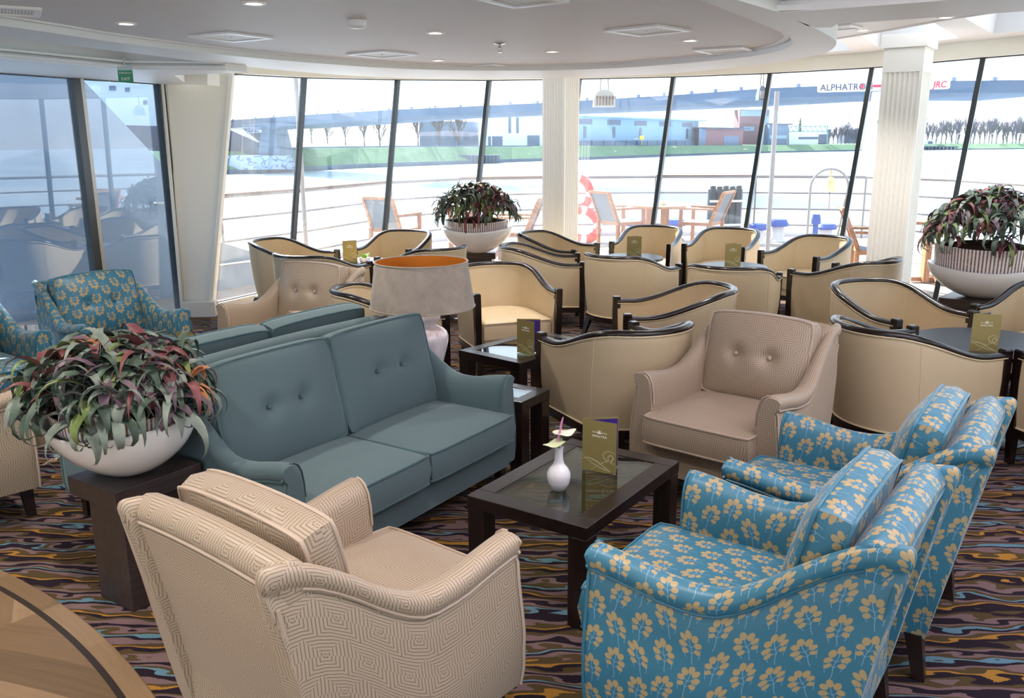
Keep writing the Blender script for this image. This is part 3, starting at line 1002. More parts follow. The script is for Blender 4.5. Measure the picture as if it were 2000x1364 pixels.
tubp = make_tub()
TUBS = [
 ((-2.301, 8.766, -1.865), 'cream tub chair beside the white pillar, open side towards the small potted grass table'),
 ((-1.199, 9.445, 2.774), 'sunlit cream tub chair against the windows behind the small potted grass table'),
 ((-1.793, 7.779, -0.448), 'cream tub chair seen from behind, directly beyond the rear tan armchair'),
 ((-0.757, 8.21, 0.74), 'cream tub chair just behind the top of the lampshade, back turned to the window planter'),
 ((-0.894, 5.818, -1.459), 'cream tub chair partly hidden by the table lamp and lampshade'),
 ((-0.098, 6.726, -2.795), 'cream tub chair right of the lampshade, its whole open front and seat visible'),
 ((0.215, 8.20, -1.576), 'cream tub chair side on, between the window planter and the fluted middle column'),
 ((0.393, 9.284, -2.034), 'cream tub chair at the foot of the fluted middle column'),
 ((1.569, 9.754, 2.701), 'cream tub chair at the window, first to the right of the middle column'),
 ((2.342, 9.444, 2.574), 'cream tub chair at the window, second to the right of the middle column'),
 ((0.974, 7.587, -0.674), 'cream tub chair with curved back towards us, before the first blue grey round table'),
 ((1.752, 6.907, -0.431), 'cream tub chair seen from behind hiding the second window table'),
 ((3.025, 8.639, 2.193), 'cream tub chair with a bright sun patch inside, left of the fluted right column'),
 ((2.894, 7.188, 0.638), 'cream tub chair seen from its outer side, in front of the fluted right column'),
 ((1.171, 5.745, 1.561), 'cream tub chair in side view, open side left, beyond the centre right tan armchair'),
 ((0.65, 4.659, 0.464), 'large cream tub chair back turned, beside the two dark side tables'),
 ((2.484, 5.734, -2.748), 'cream tub chair with oval dark rim, at the round table below the right hand planter'),
 ((2.064, 4.57, -1.229), 'large cream tub chair back turned, between the tan armchair and the right round table'),
 ((3.62, 5.66, 2.15), 'cream tub chair at the right edge below the right planter plinth'),
 ((3.072, 4.058, 0.262), 'cream tub chair cut by the right edge, beside the second blue armchair'),
]
for i, ((x, y, t), lab) in enumerate(TUBS):
    o = tubp if i == 0 else copy_tree(tubp)
    place(o, x, y, t, lab, 'tub chair', 'cream leather tub chairs with dark wooden rims')

# ------------------------------------------------------------------ tables
def coffee_table(lx, ly, h, fr=.075, th=.05, leg=.075):
    root = empty('coffee_table')
    f = MB()
    for s in (1, -1):
        f.rbox((0, s*(ly/2 - fr/2), h - th/2), (lx - 2*fr - .002, fr, th), .002)
        f.rbox((s*(lx/2 - fr/2), 0, h - th/2), (fr, ly, th), .002)
    fixn(f.build('table_frame', M['dark_wood'], root, 25))
    g = MB(); g.box((0, 0, h - .007), (lx - 2*fr + .004, ly - 2*fr + .004, .008))
    fixn(g.build('glass_top', M['glass_table'], root, 0))
    for sx in (1, -1):
        for sy in (1, -1):
            l = MB(); l.rbox((sx*(lx/2 - leg/2 - .002), sy*(ly/2 - leg/2 - .002), (h - th)/2), (leg, leg, h - th), .002)
            fixn(l.build('leg', M['dark_wood_v'], root, 25))
    return root
A_T = math.radians(55.5)
t1 = coffee_table(.775, .52, .40)
place(t1, .2585, 3.2375, A_T, 'dark coffee table with glass top carrying the white vase, in front of the teal sofa', 'table', 'dark glass topped tables')
t2 = copy_tree(t1)
a, b = V((-.344, 5.412)), V((.045, 5.059))
dn = (b - a).normalized(); pn = V((-dn.y, dn.x))
c2 = (a + b)/2 + pn*.3875
place(t2, c2.x, c2.y, math.atan2(pn.y, pn.x), 'dark glass topped coffee table carrying a menu, in front of the big facing tub chair', 'table', 'dark glass topped tables')
UU = V((.838, -.546, 0)); WW = V((.546, .838, 0))
t3 = coffee_table(1.44, .28, .40, fr=.065)
c3 = V((.202, 4.492, 0)) - UU*.72 - WW*.14
place(t3, c3.x, c3.y, math.atan2(UU.y, UU.x), 'long narrow dark side table at the sofa ends, under the table lamp', 'table', 'dark glass topped tables')
t4 = copy_tree(t1)
place(t4, -2.06, 5.0, math.atan2(WW.y, WW.x), 'dark coffee table hidden behind the leafy planter, its menu showing at the rear sofa', 'table', 'dark glass topped tables')

def round_table(r, h):
    root = empty('round_table')
    t = MB(); t.lathe([(.0001, h), (r - .006, h), (r, h - .004), (r, h - .022), (r - .01, h - .026), (.0001, h - .026)], 48)
    fixn(t.build('tabletop', M['table_grey'], root, 30))
    e = MB(); e.lathe([(r + .001, h - .004), (r + .003, h - .012), (r + .001, h - .024), (r - .02, h - .027), (r - .02, h - .02)], 48)
    fixn(e.build('edge_band', M['rim_wood'], root, 40))
    p = MB(); p.lathe([(.0001, h - .026), (.12, h - .027), (.12, h - .035), (.034, h - .05), (.034, .06), (.05, .035), (.0001, .034)], 24)
    fixn(p.build('pedestal', M['rim_wood'], root, 40))
    b = MB(); b.lathe([(.0001, .034), (.06, .034), (.2, .016), (.21, .008), (.21, 0), (.0001, 0)], 32)
    fixn(b.build('base_plate', M['rim_wood'], root, 40))
    return root
RT = []
r1 = round_table(.31, .56)
for i, (x, y, lab) in enumerate([
  (1.21, 8.70, 'blue grey round table with one menu, nearest the middle column on its right'),
  (2.05, 8.00, 'blue grey round table with a sunlit menu, mostly hidden by the tub chair before it'),
  (-1.45, 8.56, 'small round table with menu and potted grass near the white pillar'),
  (2.73, 4.86, 'blue grey round table with a large gold menu at the right edge')]):
    o = r1 if i == 0 else copy_tree(r1)
    place(o, x, y, 0, lab, 'table', 'round pedestal tables')
    if i == 3: o.scale = (1.30, 1.30, 1.0)
    if i == 2: o.scale = (.82, .82, 1.0)

# ------------------------------------------------------------------ lamp
LX, LY, LZ = -.49, 4.71, .40
lamp = empty('table_lamp', (LX, LY, LZ))
tag(lamp, 'large table lamp with taupe velvet shade and pale glazed vase base', 'lamp')
b = MB()
b.lathe([(.0001, 0), (.085, 0), (.092, .012), (.098, .05), (.112, .12), (.128, .18), (.138, .225), (.1385, .25), (.130, .275), (.112, .292), (.085, .306), (.074, .314), (.078, .325), (.092, .338), (.097, .352), (.094, .37), (.08, .388), (.06, .398), (.03, .402), (.0001, .402)], 40)
fixn(b.build('lamp_base', M['lamp_base'], lamp, 60))
zz0, zz1, r0, r1_ = .42, .665, .287, .252
s = MB()
s.lathe([(r0, zz0), (r1_ + .0005, zz1)], 64)
s.m = 1
s.lathe([(r0 - .004, zz0), (r1_ - .004, zz1)], 64)
sh = s.build('lamp_shade', [M['shade'], M['orange_lining']], lamp, 60)
p = MB()
p.tube([V((r0*math.cos(a*2*PI/64), r0*math.sin(a*2*PI/64), zz0)) for a in range(64)], .0045, 6, closed=True)
p.tube([V((r1_*math.cos(a*2*PI/64), r1_*math.sin(a*2*PI/64), zz1)) for a in range(64)], .0045, 6, closed=True)
p.build('shade_trim', M['shade'], sh, 60)
p = MB(); p.tube([(0, 0, .40), (0, 0, .56)], .009, 10)
for k in range(3):
    a = k*2*PI/3
    p.tube([(0, 0, .56), (.12*math.cos(a), .12*math.sin(a), .565), ((r1_ + .006)*math.cos(a), (r1_ + .006)*math.sin(a), .575)], .003, 6)
fixn(p.build('shade_carrier', M['brass'], lamp, 60))
p = MB(); p.lathe([(.0001, .50), (.02, .50), (.03, .53), (.034, .56), (.026, .59), (.0001, .60)], 16, (0, 0, .0))
fixn(p.build('bulb', M['white_ceramic'], lamp, 60))

# ------------------------------------------------------------------ menus
T_AM = text_mb('AMALYRA', .014, .0003, space=1.05)
def emblem(mb, cx, cz, k):
    """small winged crown mark, in xz, on y = 0"""
    for s in (1, -1):
        mb.tube([V((cx + s*q[0]*k, 0, cz + q[1]*k)) for q in ((.15, .25), (.5, .1), (.9, .35), (1.3, .15), (1.6, .3), (1.85, .1))], .06*k, 4)
        mb.tube([V((cx + s*q[0]*k, 0, cz + q[1]*k)) for q in ((.0, .0), (.25, .3), (.4, .75))], .07*k, 4)
    mb.tube([V((cx - .4*k, 0, cz + .02*k)), V((cx + .4*k, 0, cz + .02*k))], .07*k, 4)
    mb.tube([V((cx, 0, cz)), V((cx, 0, cz + .8*k))], .08*k, 4)

def make_menu(w=.148, h=.215, openang=38, text=True):
    """folded card standing on its lower edge; spine at origin, front cover along +x facing -y, back leaf swung behind"""
    root = empty('folded_menu')
    t = .0012
    a = MB(); a.box((w/2, 0, h/2), (w, t, h))
    cover = a.build('front_cover', M['gold_card'], root, 0)
    if text:
        m_ = MB()
        Mx = Matrix.Translation((w*.5, -t/2 - .0004, h*.68)) @ Matrix.Rotation(PI/2, 4, 'X') @ Matrix.Scale(w/.148, 4)
        add_mesh(m_, T_AM, Mx)
        m_.xf = Matrix.Translation((0, -t/2 - .0002, 0))
        emblem(m_, w*.5, h*.755, w*.115)
        m_.build('cover_lettering', M['white_print'], cover, 0)
        s_ = MB(); s_.xf = Matrix.Translation((0, -t/2 - .0004, 0))
        def band(pts, wd):
            P = cr([V((p[0]*w, 0, p[1]*h)) for p in pts], 40)
            L_, R_ = [], []
            for i, p in enumerate(P):
                d = (P[min(i + 1, 39)] - P[max(i - 1, 0)]).normalized(); n = V((-d.z, 0, d.x))
                k = wd*(.35 + .65*math.sin(PI*min(max(i/39, .02), .98)))
                L_.append(p + n*k); R_.append(p - n*k)
            for i in range(39):
                s_.face([s_.vert(L_[i]), s_.vert(L_[i + 1]), s_.vert(R_[i + 1]), s_.vert(R_[i])])
        band([(.99, .40), (.78, .44), (.62, .37), (.68, .27), (.84, .25), (.92, .32), (.84, .37), (.76, .31), (.84, .22), (.98, .19)], .0022)
        band([(.01, .30), (.22, .19), (.5, .10), (.8, .05), (.97, .02)], .0018)
        band([(.01, .22), (.2, .25), (.45, .20), (.7, .10), (.95, .015)], .0026)
        band([(.25, .02), (.45, .12), (.62, .2), (.8, .24), (.98, .22)], .0014)
        s_.build('cover_swirl', M['gold_print'], cover, 0)
    b = MB(); R = Matrix.Rotation(math.radians(openang), 4, 'Z')
    b.xf = R
    b.box((w/2, 0, h/2), (w, t, h))
    bo = b.build('back_cover', M['gold_card'], root, 0)
    c = MB(); c.xf = R
    c.box((w/2 + .001, -t - .0002, h/2 + .000), (w*.94, .0006, h*.93))
    c.build('purple_insert', M['purple_card'], bo, 0)
    return root
menup = make_menu()
def put_menu(p, ang, label, sc=1.0, copy=True):
    o = copy_tree(menup) if copy else menup
    o.location = p; o.rotation_euler = (0, 0, ang); o.scale = (sc, sc, sc)
    tag(o, label, 'menu', 'gold folded menus')
    return o
p0 = at_z(1137, 916, .40)
put_menu(p0, math.radians(-30), 'gold menu standing open beside the white vase on the front coffee table', 1.0, False)
p0 = at_z(1010, 688, .40); put_menu(p0, math.radians(-44), 'gold and purple menu standing on the second glass topped table', 1.0)
p0 = at_z(1893, 686, .56); put_menu(p0, math.radians(-12), 'largest looking gold menu, on the round table at the right edge', .97)
p0 = at_z(1224, 503, .56); put_menu(p0, math.radians(-6), 'gold menu on the round table in front of the window tub chairs', .97)
p0 = at_z(1415, 521, .56); put_menu(p0, math.radians(-6), 'sunlit gold menu above the back of a tub chair turned away', .97)
p0 = V((-1.635, 8.43, .56)); put_menu(p0, math.radians(-8), 'gold menu beside the little potted grass near the pillar', .97)
p0 = V((-1.98, 5.02, .40)); put_menu(p0, math.radians(-10), 'gold and purple menu showing its top between planter leaves and rear sofa', 1.0)

# ------------------------------------------------------------------ vase with two anthuriums
vp = at_z(1091, 956, .40)
vase = empty('bud_vase', vp)
tag(vase, 'small white bottle shaped vase on the front coffee table', 'vase')
v = MB()
v.lathe([(.0001, 0), (.022, 0), (.030, .004), (.042, .03), (.046, .055), (.044, .072), (.034, .09), (.022, .104), (.017, .12), (.0155, .15), (.0165, .165), (.0185, .17), (.0165, .171), (.0135, .165), (.012, .14), (.0001, .12)], 36)
fixn(v.build('vase_body', M['white_ceramic'], vase, 70))
M['spathe'] = plain('pale_spathe', L(232, 236, 214), .35, .5, noise=.06, nscale=40)
M['spathe2'] = plain('greenish_spathe', L(214, 222, 176), .35, .5, noise=.08, nscale=40)
M['spadix'] = plain('pink_spadix', L(206, 140, 176), .5)
M['stem'] = plain('flower_stem', L(130, 150, 80), .5)
def anthurium(base, head, tilt, az, sz, mat, label):
    r = empty('anthurium', base); tag(r, label, 'flower', 'anthurium flowers in the vase')
    h = V(head) - V(base)
    s_ = MB(); s_.tube(cr([(0, 0, 0), (h.x*.2, h.y*.2, h.z*.6), h], 8), .0022, 6); s_.build('stem', M['stem'], r, 60)
    f = MB(); f.xf = Matrix.Translation(h) @ Matrix.Rotation(az, 4, 'Z') @ Matrix.Rotation(tilt, 4, 'Y')
    rings = []
    for k in range(9):
        q = k/8
        ring = []
        for i in range(24):
            a = i*2*PI/24
            rad = 1.0 - .32*math.exp(-(((a) % (2*PI)) - PI)**2/.12) + .22*math.exp(-((a if a < PI else a - 2*PI)**2)/.1)
            x = math.cos(a)*rad*q*sz + .25*sz; y = math.sin(a)*rad*q*sz*.82
            ring.append(V((x, y, .003*math.sin(a*2 + 1)*q*q + .004*q*q*math.cos(a*3))))
        rings.append(ring)
    f.loft(rings, closed=True, uv=False)
    f.build('spathe', mat, r, 80)
    d = MB(); d.tube(cr([h, h + V((.004, 0, .03)), h + V((.012, .0, .062))], 8), [.0035, .0042, .0044, .0044, .0042, .0038, .003, .0016], 8)
    d.build('spadix', M['spadix'], r, 60)
anthurium(vp + V((.002, .002, .125)), vp + V((.004, .006, .226)), math.radians(-4), math.radians(10), .044, M['spathe'], 'taller white anthurium with upright pink spadix in the vase')
anthurium(vp + V((-.002, -.002, .125)), vp + V((-.004, -.012, .196)), math.radians(10), math.radians(200), .042, M['spathe2'], 'lower greenish anthurium leaning over the vase rim')

# little potted grass
gp = V((-1.42, 8.40, .56))
pot = empty('grass_pot', gp); tag(pot, 'tiny white pot of green grass on the table near the pillar', 'potted plant')
v = MB(); v.lathe([(.0001, 0), (.035, 0), (.048, .012), (.052, .035), (.046, .052), (.040, .052), (.0001, .046)], 20)
fixn(v.build('pot', M['white_ceramic'], pot, 50))
M['grassy'] = plain('fresh_green_leaf', L(128, 176, 60), .6, .3, noise=.2, nscale=200)
v = MB()
for k in range(60):
    a = rnd.random()*6.28; r_ = rnd.random()*.035; l_ = .03 + rnd.random()*.035
    b_ = V((r_*math.cos(a), r_*math.sin(a), .046)); d_ = V((math.cos(a)*.5, math.sin(a)*.5, 1)).normalized()
    w_ = V((-math.sin(a), math.cos(a), 0))*.004
    v.face([v.vert(b_ - w_), v.vert(b_ + w_), v.vert(b_ + d_*l_*.6 + w_*.8), v.vert(b_ + d_*l_*.6 - w_*.8)])
    v.face([v.vert(b_ + d_*l_*.6 - w_*.8), v.vert(b_ + d_*l_*.6 + w_*.8), v.vert(b_ + d_*l_ + V((math.cos(a), math.sin(a), -.3))*.012)])
v.build('grass_tuft', M['grassy'], pot, 0)

# ------------------------------------------------------------------ planters
def make_plinth(c, ang, lx, ly, h, label, slab=.07, inset=.045):
    root = empty('plinth', (c[0], c[1], 0), ang)
    tag(root, label, 'plinth', 'dark wooden planter plinths')
    b = MB(); b.rbox((0, 0, (h - slab)/2), (lx - 2*inset, ly - 2*inset, h - slab), .002)
    fixn(b.build('plinth_body', M['plinth_wood'], root, 25))
    t = MB(); t.rbox((0, 0, h - slab/2), (lx, ly, slab), .002)
    fixn(t.build('plinth_top', M['plinth_wood'], root, 25))
    return root

def make_planter(c, ang, z, a, b, hb, label, leaves, seed, spread=1.0, leaflen=.16, tufts=60, rise=0.0, lin=.06):
    """boat shaped bowl, semi axes a (local x), b ; striped inner liner ; overhanging tillandsia"""
    R = random.Random(seed)
    root = empty('leafy_planter', (c[0], c[1], z), ang)
    tag(root, label, 'planter', 'white bowl planters with strap leaved plants')
    n = 56
    def ring(k, zz, tip):
        out = []
        for i in range(n):
            t = i*2*PI/n
            x = a*k*math.cos(t); y = b*k*math.sin(t)
            out.append(V((x, y, zz + tip*(math.cos(t)**2 - .35))))
        return out
    bw = MB()
    prof = [(.02, 0, 0), (.22, 0, 0)] + [(.24 + .76*(1 - (1 - q)**1.8)**.8, .228*q, .042*q**1.6) for q in (.01, .04, .09, .16, .25, .36, .48, .6, .72, .83, .92, 1.0)]
    sc = hb/.228
    rings = [ring(k, zz*sc, tp) for k, zz, tp in prof]
    rings += [ring(.985, .231*sc, .043), ring(.955, .226*sc, .040), ring(.93, .19*sc, .034), ring(.80, .13*sc, .02)]
    bw.loft(rings, closed=True, cap=True, uv=False)
    fixn(bw.build('bowl', M['white_gloss'], root, 60))
    ln = MB()
    hl = hb + lin
    rr = [ring(.76, .15*sc, .02), ring(.83, hb*.85, .03), ring(.88, hb, .03), ring(.90, hl, .02), ring(.87, hl, .02)]
    # uv : v counts the bars round the rim
    ids = [[ln.vert(p) for p in q] for q in rr]
    for k in range(len(rr) - 1):
        for i in range(n):
            j = (i + 1) % n
            ln.face([ids[k][i], ids[k][j], ids[k + 1][j], ids[k + 1][i]], [(k, i/n), (k, (i + 1)/n), (k + 1, (i + 1)/n), (k + 1, i/n)])
    fixn(ln.build('striped_liner', M['liner'], root, 60))
    so = MB(); so.loft([ring(.87, hl - .015, .02), ring(.5, hl + .03, 0), ring(.02, hl + .05, 0)], closed=True, uv=False, cap=True)
    fixn(so.build('soil', M['soil'], root, 60))
    # foliage
    fo = MB()
    mats = ['green', 'silver', 'olive', 'red', 'purple', 'copper']
    wts = [34, 24, 12, 14, 12, 4]
    def leaf(base, d, ln_, wd, curl, mi):
        fo.m = mi
        up = V((0, 0, 1))
        side = d.cross(up)
        side = side.normalized() if side.length > .05 else V((R.uniform(-1, 1), R.uniform(-1, 1), 0)).normalized()
        p = V(base); dd = V(d); N = 9
        tw = R.uniform(-.7, .7)
        prev = None
        for k in range(N):
            f = k/(N - 1)
            w = wd*(1 - f**2.2)*(.8 + .5*math.sin(PI*min(1, f*1.4)))*.5 + .0008
            nrm = side.cross(dd).normalized()
            s2 = (side*math.cos(tw*f) + nrm*math.sin(tw*f))
            row = [fo.vert(p - s2*w), fo.vert(p - nrm*w*.45), fo.vert(p + s2*w)]
            if prev:
                fo.face([prev[0], prev[1], row[1], row[0]], [(f, 0), (f, .5), (f, .5), (f, 0)])
                fo.face([prev[1], prev[2], row[2], row[1]], [(f, .5), (f, 1), (f, 1), (f, .5)])
            prev = row
            # step and bend down / curl
            st = ln_/(N - 1)
            p = p + dd*st
            bend = curl*(.5 + 1.2*f)/(N - 1)
            ax = side
            dd = (Matrix.Rotation(-bend, 3, ax) @ dd).normalized()
    T = tufts
    for q in range(T):
        # spread tufts over a dome
        f = (q + .5)/T
        r_ = math.sqrt(f)*.98; ang_ = q*2.399963 + R.uniform(-.2, .2)
        ex, ey = a*.92*spread, b*1.0*spread
        dome = math.sqrt(max(0, 1 - r_*r_))
        base = V((ex*r_*math.cos(ang_), ey*r_*math.sin(ang_), hl - .02 + dome*(leaflen*1.0 + rise) + (.02 if r_ < .9 else 0)))
        out = V((math.cos(ang_)*r_*1.15, math.sin(ang_)*r_*1.15, .28 + dome*.9)).normalized()
        mi = R.choices(range(6), wts)[0]
        k = R.randint(7, 10)
        for i in range(k):
            aa = i*2*PI/k + R.uniform(-.3, .3)
            t1_ = out.orthogonal().normalized(); t2_ = out.cross(t1_)
            d = (out*R.uniform(.25, .8) + (t1_*math.cos(aa) + t2_*math.sin(aa))*R.uniform(.6, 1.0)).normalized()
            if d.z < -.1: d.z *= .3; d.normalize()
            m2 = mi if R.random() < .72 else R.choices(range(6), wts)[0]
            leaf(base + V((R.uniform(-.012, .012), R.uniform(-.012, .012), 0)), d, leaflen*R.uniform(.7, 1.35), leaves*R.uniform(.7, 1.25), R.uniform(2.2, 5.6), m2)
    fo.build('foliage', [M['leaf_' + k] for k in mats], root, 80)
    return root

H_PL = .50
sA = at_z(223, 965, .50); sB = at_z(124, 933, .50); sC = at_z(397, 903, .50)
dx_ = (sB - sA); dy_ = (sC - sA)
a1 = math.atan2(dy_.y, dy_.x)
ly_ = dy_.length*1.0
nx = V((-math.sin(a1), math.cos(a1), 0)); ux = V((math.cos(a1), math.sin(a1), 0))
pc = sA + ux*(.36/2) + nx*(dx_.length/2)
make_plinth((pc.x, pc.y), a1, .36, dx_.length, .50, 'dark wooden plinth in the left foreground beside the parquet')
make_planter((pc.x - .035, pc.y - .01), math.radians(150), .50, .315, .235, .205, 'big white bowl of grey green and reddish strap leaves on the left foreground plinth', .036, 3, 1.08, .20, 96, .02, .05)
make_plinth((-.34, 9.78), math.radians(-4), .36, .42, .50, 'dark wooden plinth under the window planter left of the middle column')
make_planter((-.38, 9.62), math.radians(-10), .50, .395, .29, .258, 'white bowl planter at the window left of the fluted middle column', .032, 5, 1.15, .22, 92, .14, .09)
make_plinth((3.60, 6.62), math.radians(-42), .46, .40, .50, 'dark wooden plinth at the right edge below the right planter')
make_planter((3.62, 6.62), math.radians(-25), .50, .40, .29, .235, 'white bowl planter of dark green and red strap leaves at the right edge', .033, 9, 1.08, .23, 100, .15, .16)

# dry roots lying on the carpet behind the left plinth
rt = MB()
q0 = at_z(98, 905, .01)
for k in range(4):
    P_ = [q0 + V((.012*math.sin(i*1.7 + k) + (i - 2)*.004*k, (i - 3)*.022, .012 + .008*math.sin(i*2.1 + k))) for i in range(8)]
    rt.tube(P_, .0016, 5)
tag(rt.build('dry_root', plain('dry_root', L(206, 190, 176), .8), None, 60), 'pale thin dry roots lying on the carpet left of the foreground plinth', 'root')
# ------------------------------------------------------------------ floor
f = MB(); f.poly([(-7, -4, 0), (6.0, -4, 0), (5.7, 3, 0), (5.3, 5.8, 0), (4.85, 7.15, 0), (4.1, 8.25, 0), (3.5, 9.25, 0), (2.65, 9.95, 0), (1.65, 10.42, 0), (.6, 10.64, 0), (-.5, 10.76, 0), (-1.58, 10.55, 0), (-2.5, 9.82, 0), (-3.1, 8.8, 0), (-3.45, 8.75, 0), (-5.6, 4, 0), (-7, 1, 0)])
struct(f.build('floor', M['carpet'], None, 0))
f = MB(); n = 160
PCX, PCY, PR = -4.165, -.084, 3.93
f.lathe([(.0001, .006), (PR - .004, .006), (PR, .003), (PR, .0)], n)
struct(f.build('floor', M['parquet'], None, 30, loc=(PCX, PCY, 0)))

# ------------------------------------------------------------------ glazed bow front
TOPS = [(-2.72, 9.03), (-2.25, 9.93), (-1.32, 10.67), (-.25, 10.88), (.82, 10.75), (1.89, 10.51), (2.875, 10.05), (3.72, 9.36), (4.31, 8.32), (5.02, 7.3), (5.5, 6.0), (5.75, 4.6), (5.85, 3.0), (5.85, 1.2), (5.85, -.6), (5.85, -3.4)]
LEAN = V((.27, .125, 0)); ZR = 2.406; ZS = .11
TP = [V((x, y, 2.36 if i == 0 else (2.385 if i == 1 else ZR))) for i, (x, y) in enumerate(TOPS)]
BP = [V((x - LEAN.x, y - LEAN.y, ZS)) for x, y in TOPS]
BP[0] = V((-3.04, 8.75, ZS))
n_win = 0
def window(a0, a1, b0, b1, glass, fr=.045, first=True, dep=.06, side=True):
    """a = base points, b = top points"""
    global n_win
    n_win += 1
    r = empty('window_%d' % n_win, a0); r['kind'] = 'structure'
    o0 = V(a0)
    g = MB(); t = (V(a1) - V(a0)).cross(V(b0) - V(a0)).normalized()*.006
    g.slab([V(a0) - o0, V(a1) - o0, V(b1) - o0, V(b0) - o0], t)
    g.build('window_pane', glass, r, 0)
    q = MB()
    if first: q.beam(V(a0) - o0, V(b0) - o0, fr, dep, up=(-.5, -.85, 0))
    q.beam(V(b0) - o0, V(b1) - o0, .05, .02)
    q.beam(V(a0) - o0, V(a1) - o0, .05, .02)
    q.build('window_frame', M['frame_dark'], r, 0)
    return r
for i in range(len(TP) - 1):
    window(BP[i], BP[i + 1], TP[i], TP[i + 1], M['glass'], first=i > 0)
# sill plinth and header over the panes
s = MB()
s.sweep([V((p.x, p.y, 0)) for p in BP], [(-.05, 0), (.06, 0), (.06, ZS), (-.05, ZS)])
fixn(s.build('baseboard_bow', M['white_paint'], None, 30)); struct(bpy.data.objects['baseboard_bow'])
hd = MB()
hd.sweep(TP, [(-.05, .0), (.10, .0), (.10, .16), (-.05, .16)])
o = fixn(hd.build('trim_1', M['cream_paint'], None, 30)); struct(o)

# ------------------------------------------------------------------ port wall
PD = V((.416, .909, 0)); PE = V((-3.37, 8.72, 0)); ZP = 2.25
def pw(t, z): return PE - PD*t + V((0, 0, z))
for t0, t1, first in ((.0, .955, True), (.955, 2.75, True)):
    window(pw(t1, .03), pw(t0, .03), pw(t1, ZP), pw(t0, ZP), M['glass_port'], first=False)
mu = MB()
for t in (.0, .955, 2.75):
    mu.beam(pw(t, .0), pw(t, ZP), .075, .08, up=(-.909, .416, 0))
o = mu.build('window_frame', M['frame_dark'], None, 0); struct(o); o.name = 'trim_2'
mu = MB()
for t in (.955,):
    mu.beam(pw(t - .058, .0), pw(t - .058, ZP), .04, .07, up=(-.909, .416, 0))
mu.beam(pw(-.05, 0), pw(-.05, ZP), .03, .09, up=(-.909, .416, 0))
o = mu.build('trim_3', M['frame_steel'], None, 0); struct(o)
sw = MB()  # solid out-of-view stretch, added to keep the sun off the parquet
sw.slab([pw(2.75, 0), pw(9.0, 0), pw(9.0, 2.6), pw(2.75, 2.6)], (-.1, .045, 0))
a_ = pw(9.0, 0); sw.slab([a_, V((-7.1, -4, 0)), V((-7.1, -4, 2.6)), a_ + V((0, 0, 2.6))], (-.1, 0, 0))
o = fixn(sw.build('wall_port_sunblock', M['pillar_paint'], None, 0)); struct(o)
# leaning white pillar between port wall and bow glazing
p = MB()
prow = []
for k in range(15):
    f_ = k/14
    l_ = V((-3.36, 8.70, 0)).lerp(V((-3.36, 8.74, 2.46)), f_); r_ = V((-3.06, 8.66, 0)).lerp(V((-2.74, 8.97, 2.46)), f_)
    prow.append([l_, r_, r_ + V((0, .16, 0)), l_ + V((0, .16, 0))])
p.loft(prow, cap=True, uv=False)
p.beam((-3.05, 8.64, 0), (-2.725, 8.95, 2.42), .035, .05, up=(0, 1, 0))
p.beam((-3.335, 8.67, 0), (-3.335, 8.71, 2.3), .02, .04, up=(0, 1, 0))
o = fixn(p.build('wall_left', M['pillar_paint'], None, 20)); struct(o)
p = MB(); p.box((-3.14, 8.62, .075), (.32, .10, .15), .1)
o = p.build('baseboard_left', M['white_paint'], None, 0); struct(o)

# ------------------------------------------------------------------ fluted columns
def column(cx, cy, s, z0, z1, ang, label, capital):
    r = empty('column', (cx, cy, 0), ang); r['kind'] = 'structure'
    prof = []
    nf = 7; marg = s*.07; pitch = (s - 2*marg)/nf
    for k in range(4):
        R = Matrix.Rotation(k*PI/2, 3, 'Z')
        prof.append(R @ V((-s/2, -s/2, 0)))
        for i in range(nf):
            c = -s/2 + marg + pitch*(i + .5); w = pitch*.39
            for q in range(7):
                a = PI*q/6
                prof.append(R @ V((c - w*math.cos(a), -s/2 + w*1.1*math.sin(a), 0)))
    b = MB()
    b.loft([[p + V((0, 0, z0 + .16)) for p in prof], [p + V((0, 0, z1 - (.30 if capital else .06))) for p in prof]], closed=True, cap=True, uv=False)
    fixn(b.build('column_shaft', M['column_paint'], r, 30))
    b = MB(); b.rbox((0, 0, z0 + .08), (s + .012, s + .012, .16), .004)
    if capital:
        b.rbox((0, 0, z1 - .21), (s + .004, s + .004, .20), .003)
        b.rbox((0, 0, z1 - .055), (s + .05, s + .05, .11), .003)
    else: b.rbox((0, 0, z1 - .03), (s + .003, s + .003, .07), .002)
    fixn(b.build('column_block', M['column_paint'], r, 30))
    return r
CA = math.radians(-127 + 90)
column(.57, 10.17, .30, 0, 2.50, CA, '', False)
column(3.445, 7.90, .325, 0, 2.556, CA, '', True)

# ------------------------------------------------------------------ ceilings
OUT = [(-4.3, .8), (-3.75, 2.6), (-2.93, 5.2), (-2.60, 6.2), (-2.10, 7.5), (-1.42, 8.55), (-.47, 9.03), (.50, 8.96), (1.40, 8.55), (2.05, 7.6), (2.27, 6.75), (2.12, 5.95), (1.76, 5.24), (1.484, 4.79)]
INN = [(-3.9, .8), (-3.35, 2.6), (-2.62, 4.85), (-2.40, 5.6), (-2.06, 6.35), (-1.55, 7.1), (-.85, 7.77), (.017, 8.02), (.90, 7.83), (1.60, 7.15), (1.86, 6.62), (1.86, 6.05), (1.67, 5.5), (1.04, 4.42), (.83, 4.08)]
ZB = 2.30
outc = cr([V((x, y, 0)) for x, y in OUT], 120)
innc = cr([V((x, y, 0)) for x, y in INN[:-3]] + [V((1.66, 5.48, 0))], 110)
outc = arcsample(outc, 90) + [V((1.326, 4.522, 0)), V((1.0, 4.1, 0)), V((.15, 3.0, 0)), V((-1.4, 1.0, 0))]
innc = arcsample(innc, 90) + [V((1.28, 4.83, 0)), V((.83, 4.08, 0)), V((-.02, 2.7, 0)), V((-1.45, .5, 0))]
b = MB()
NN = len(outc)
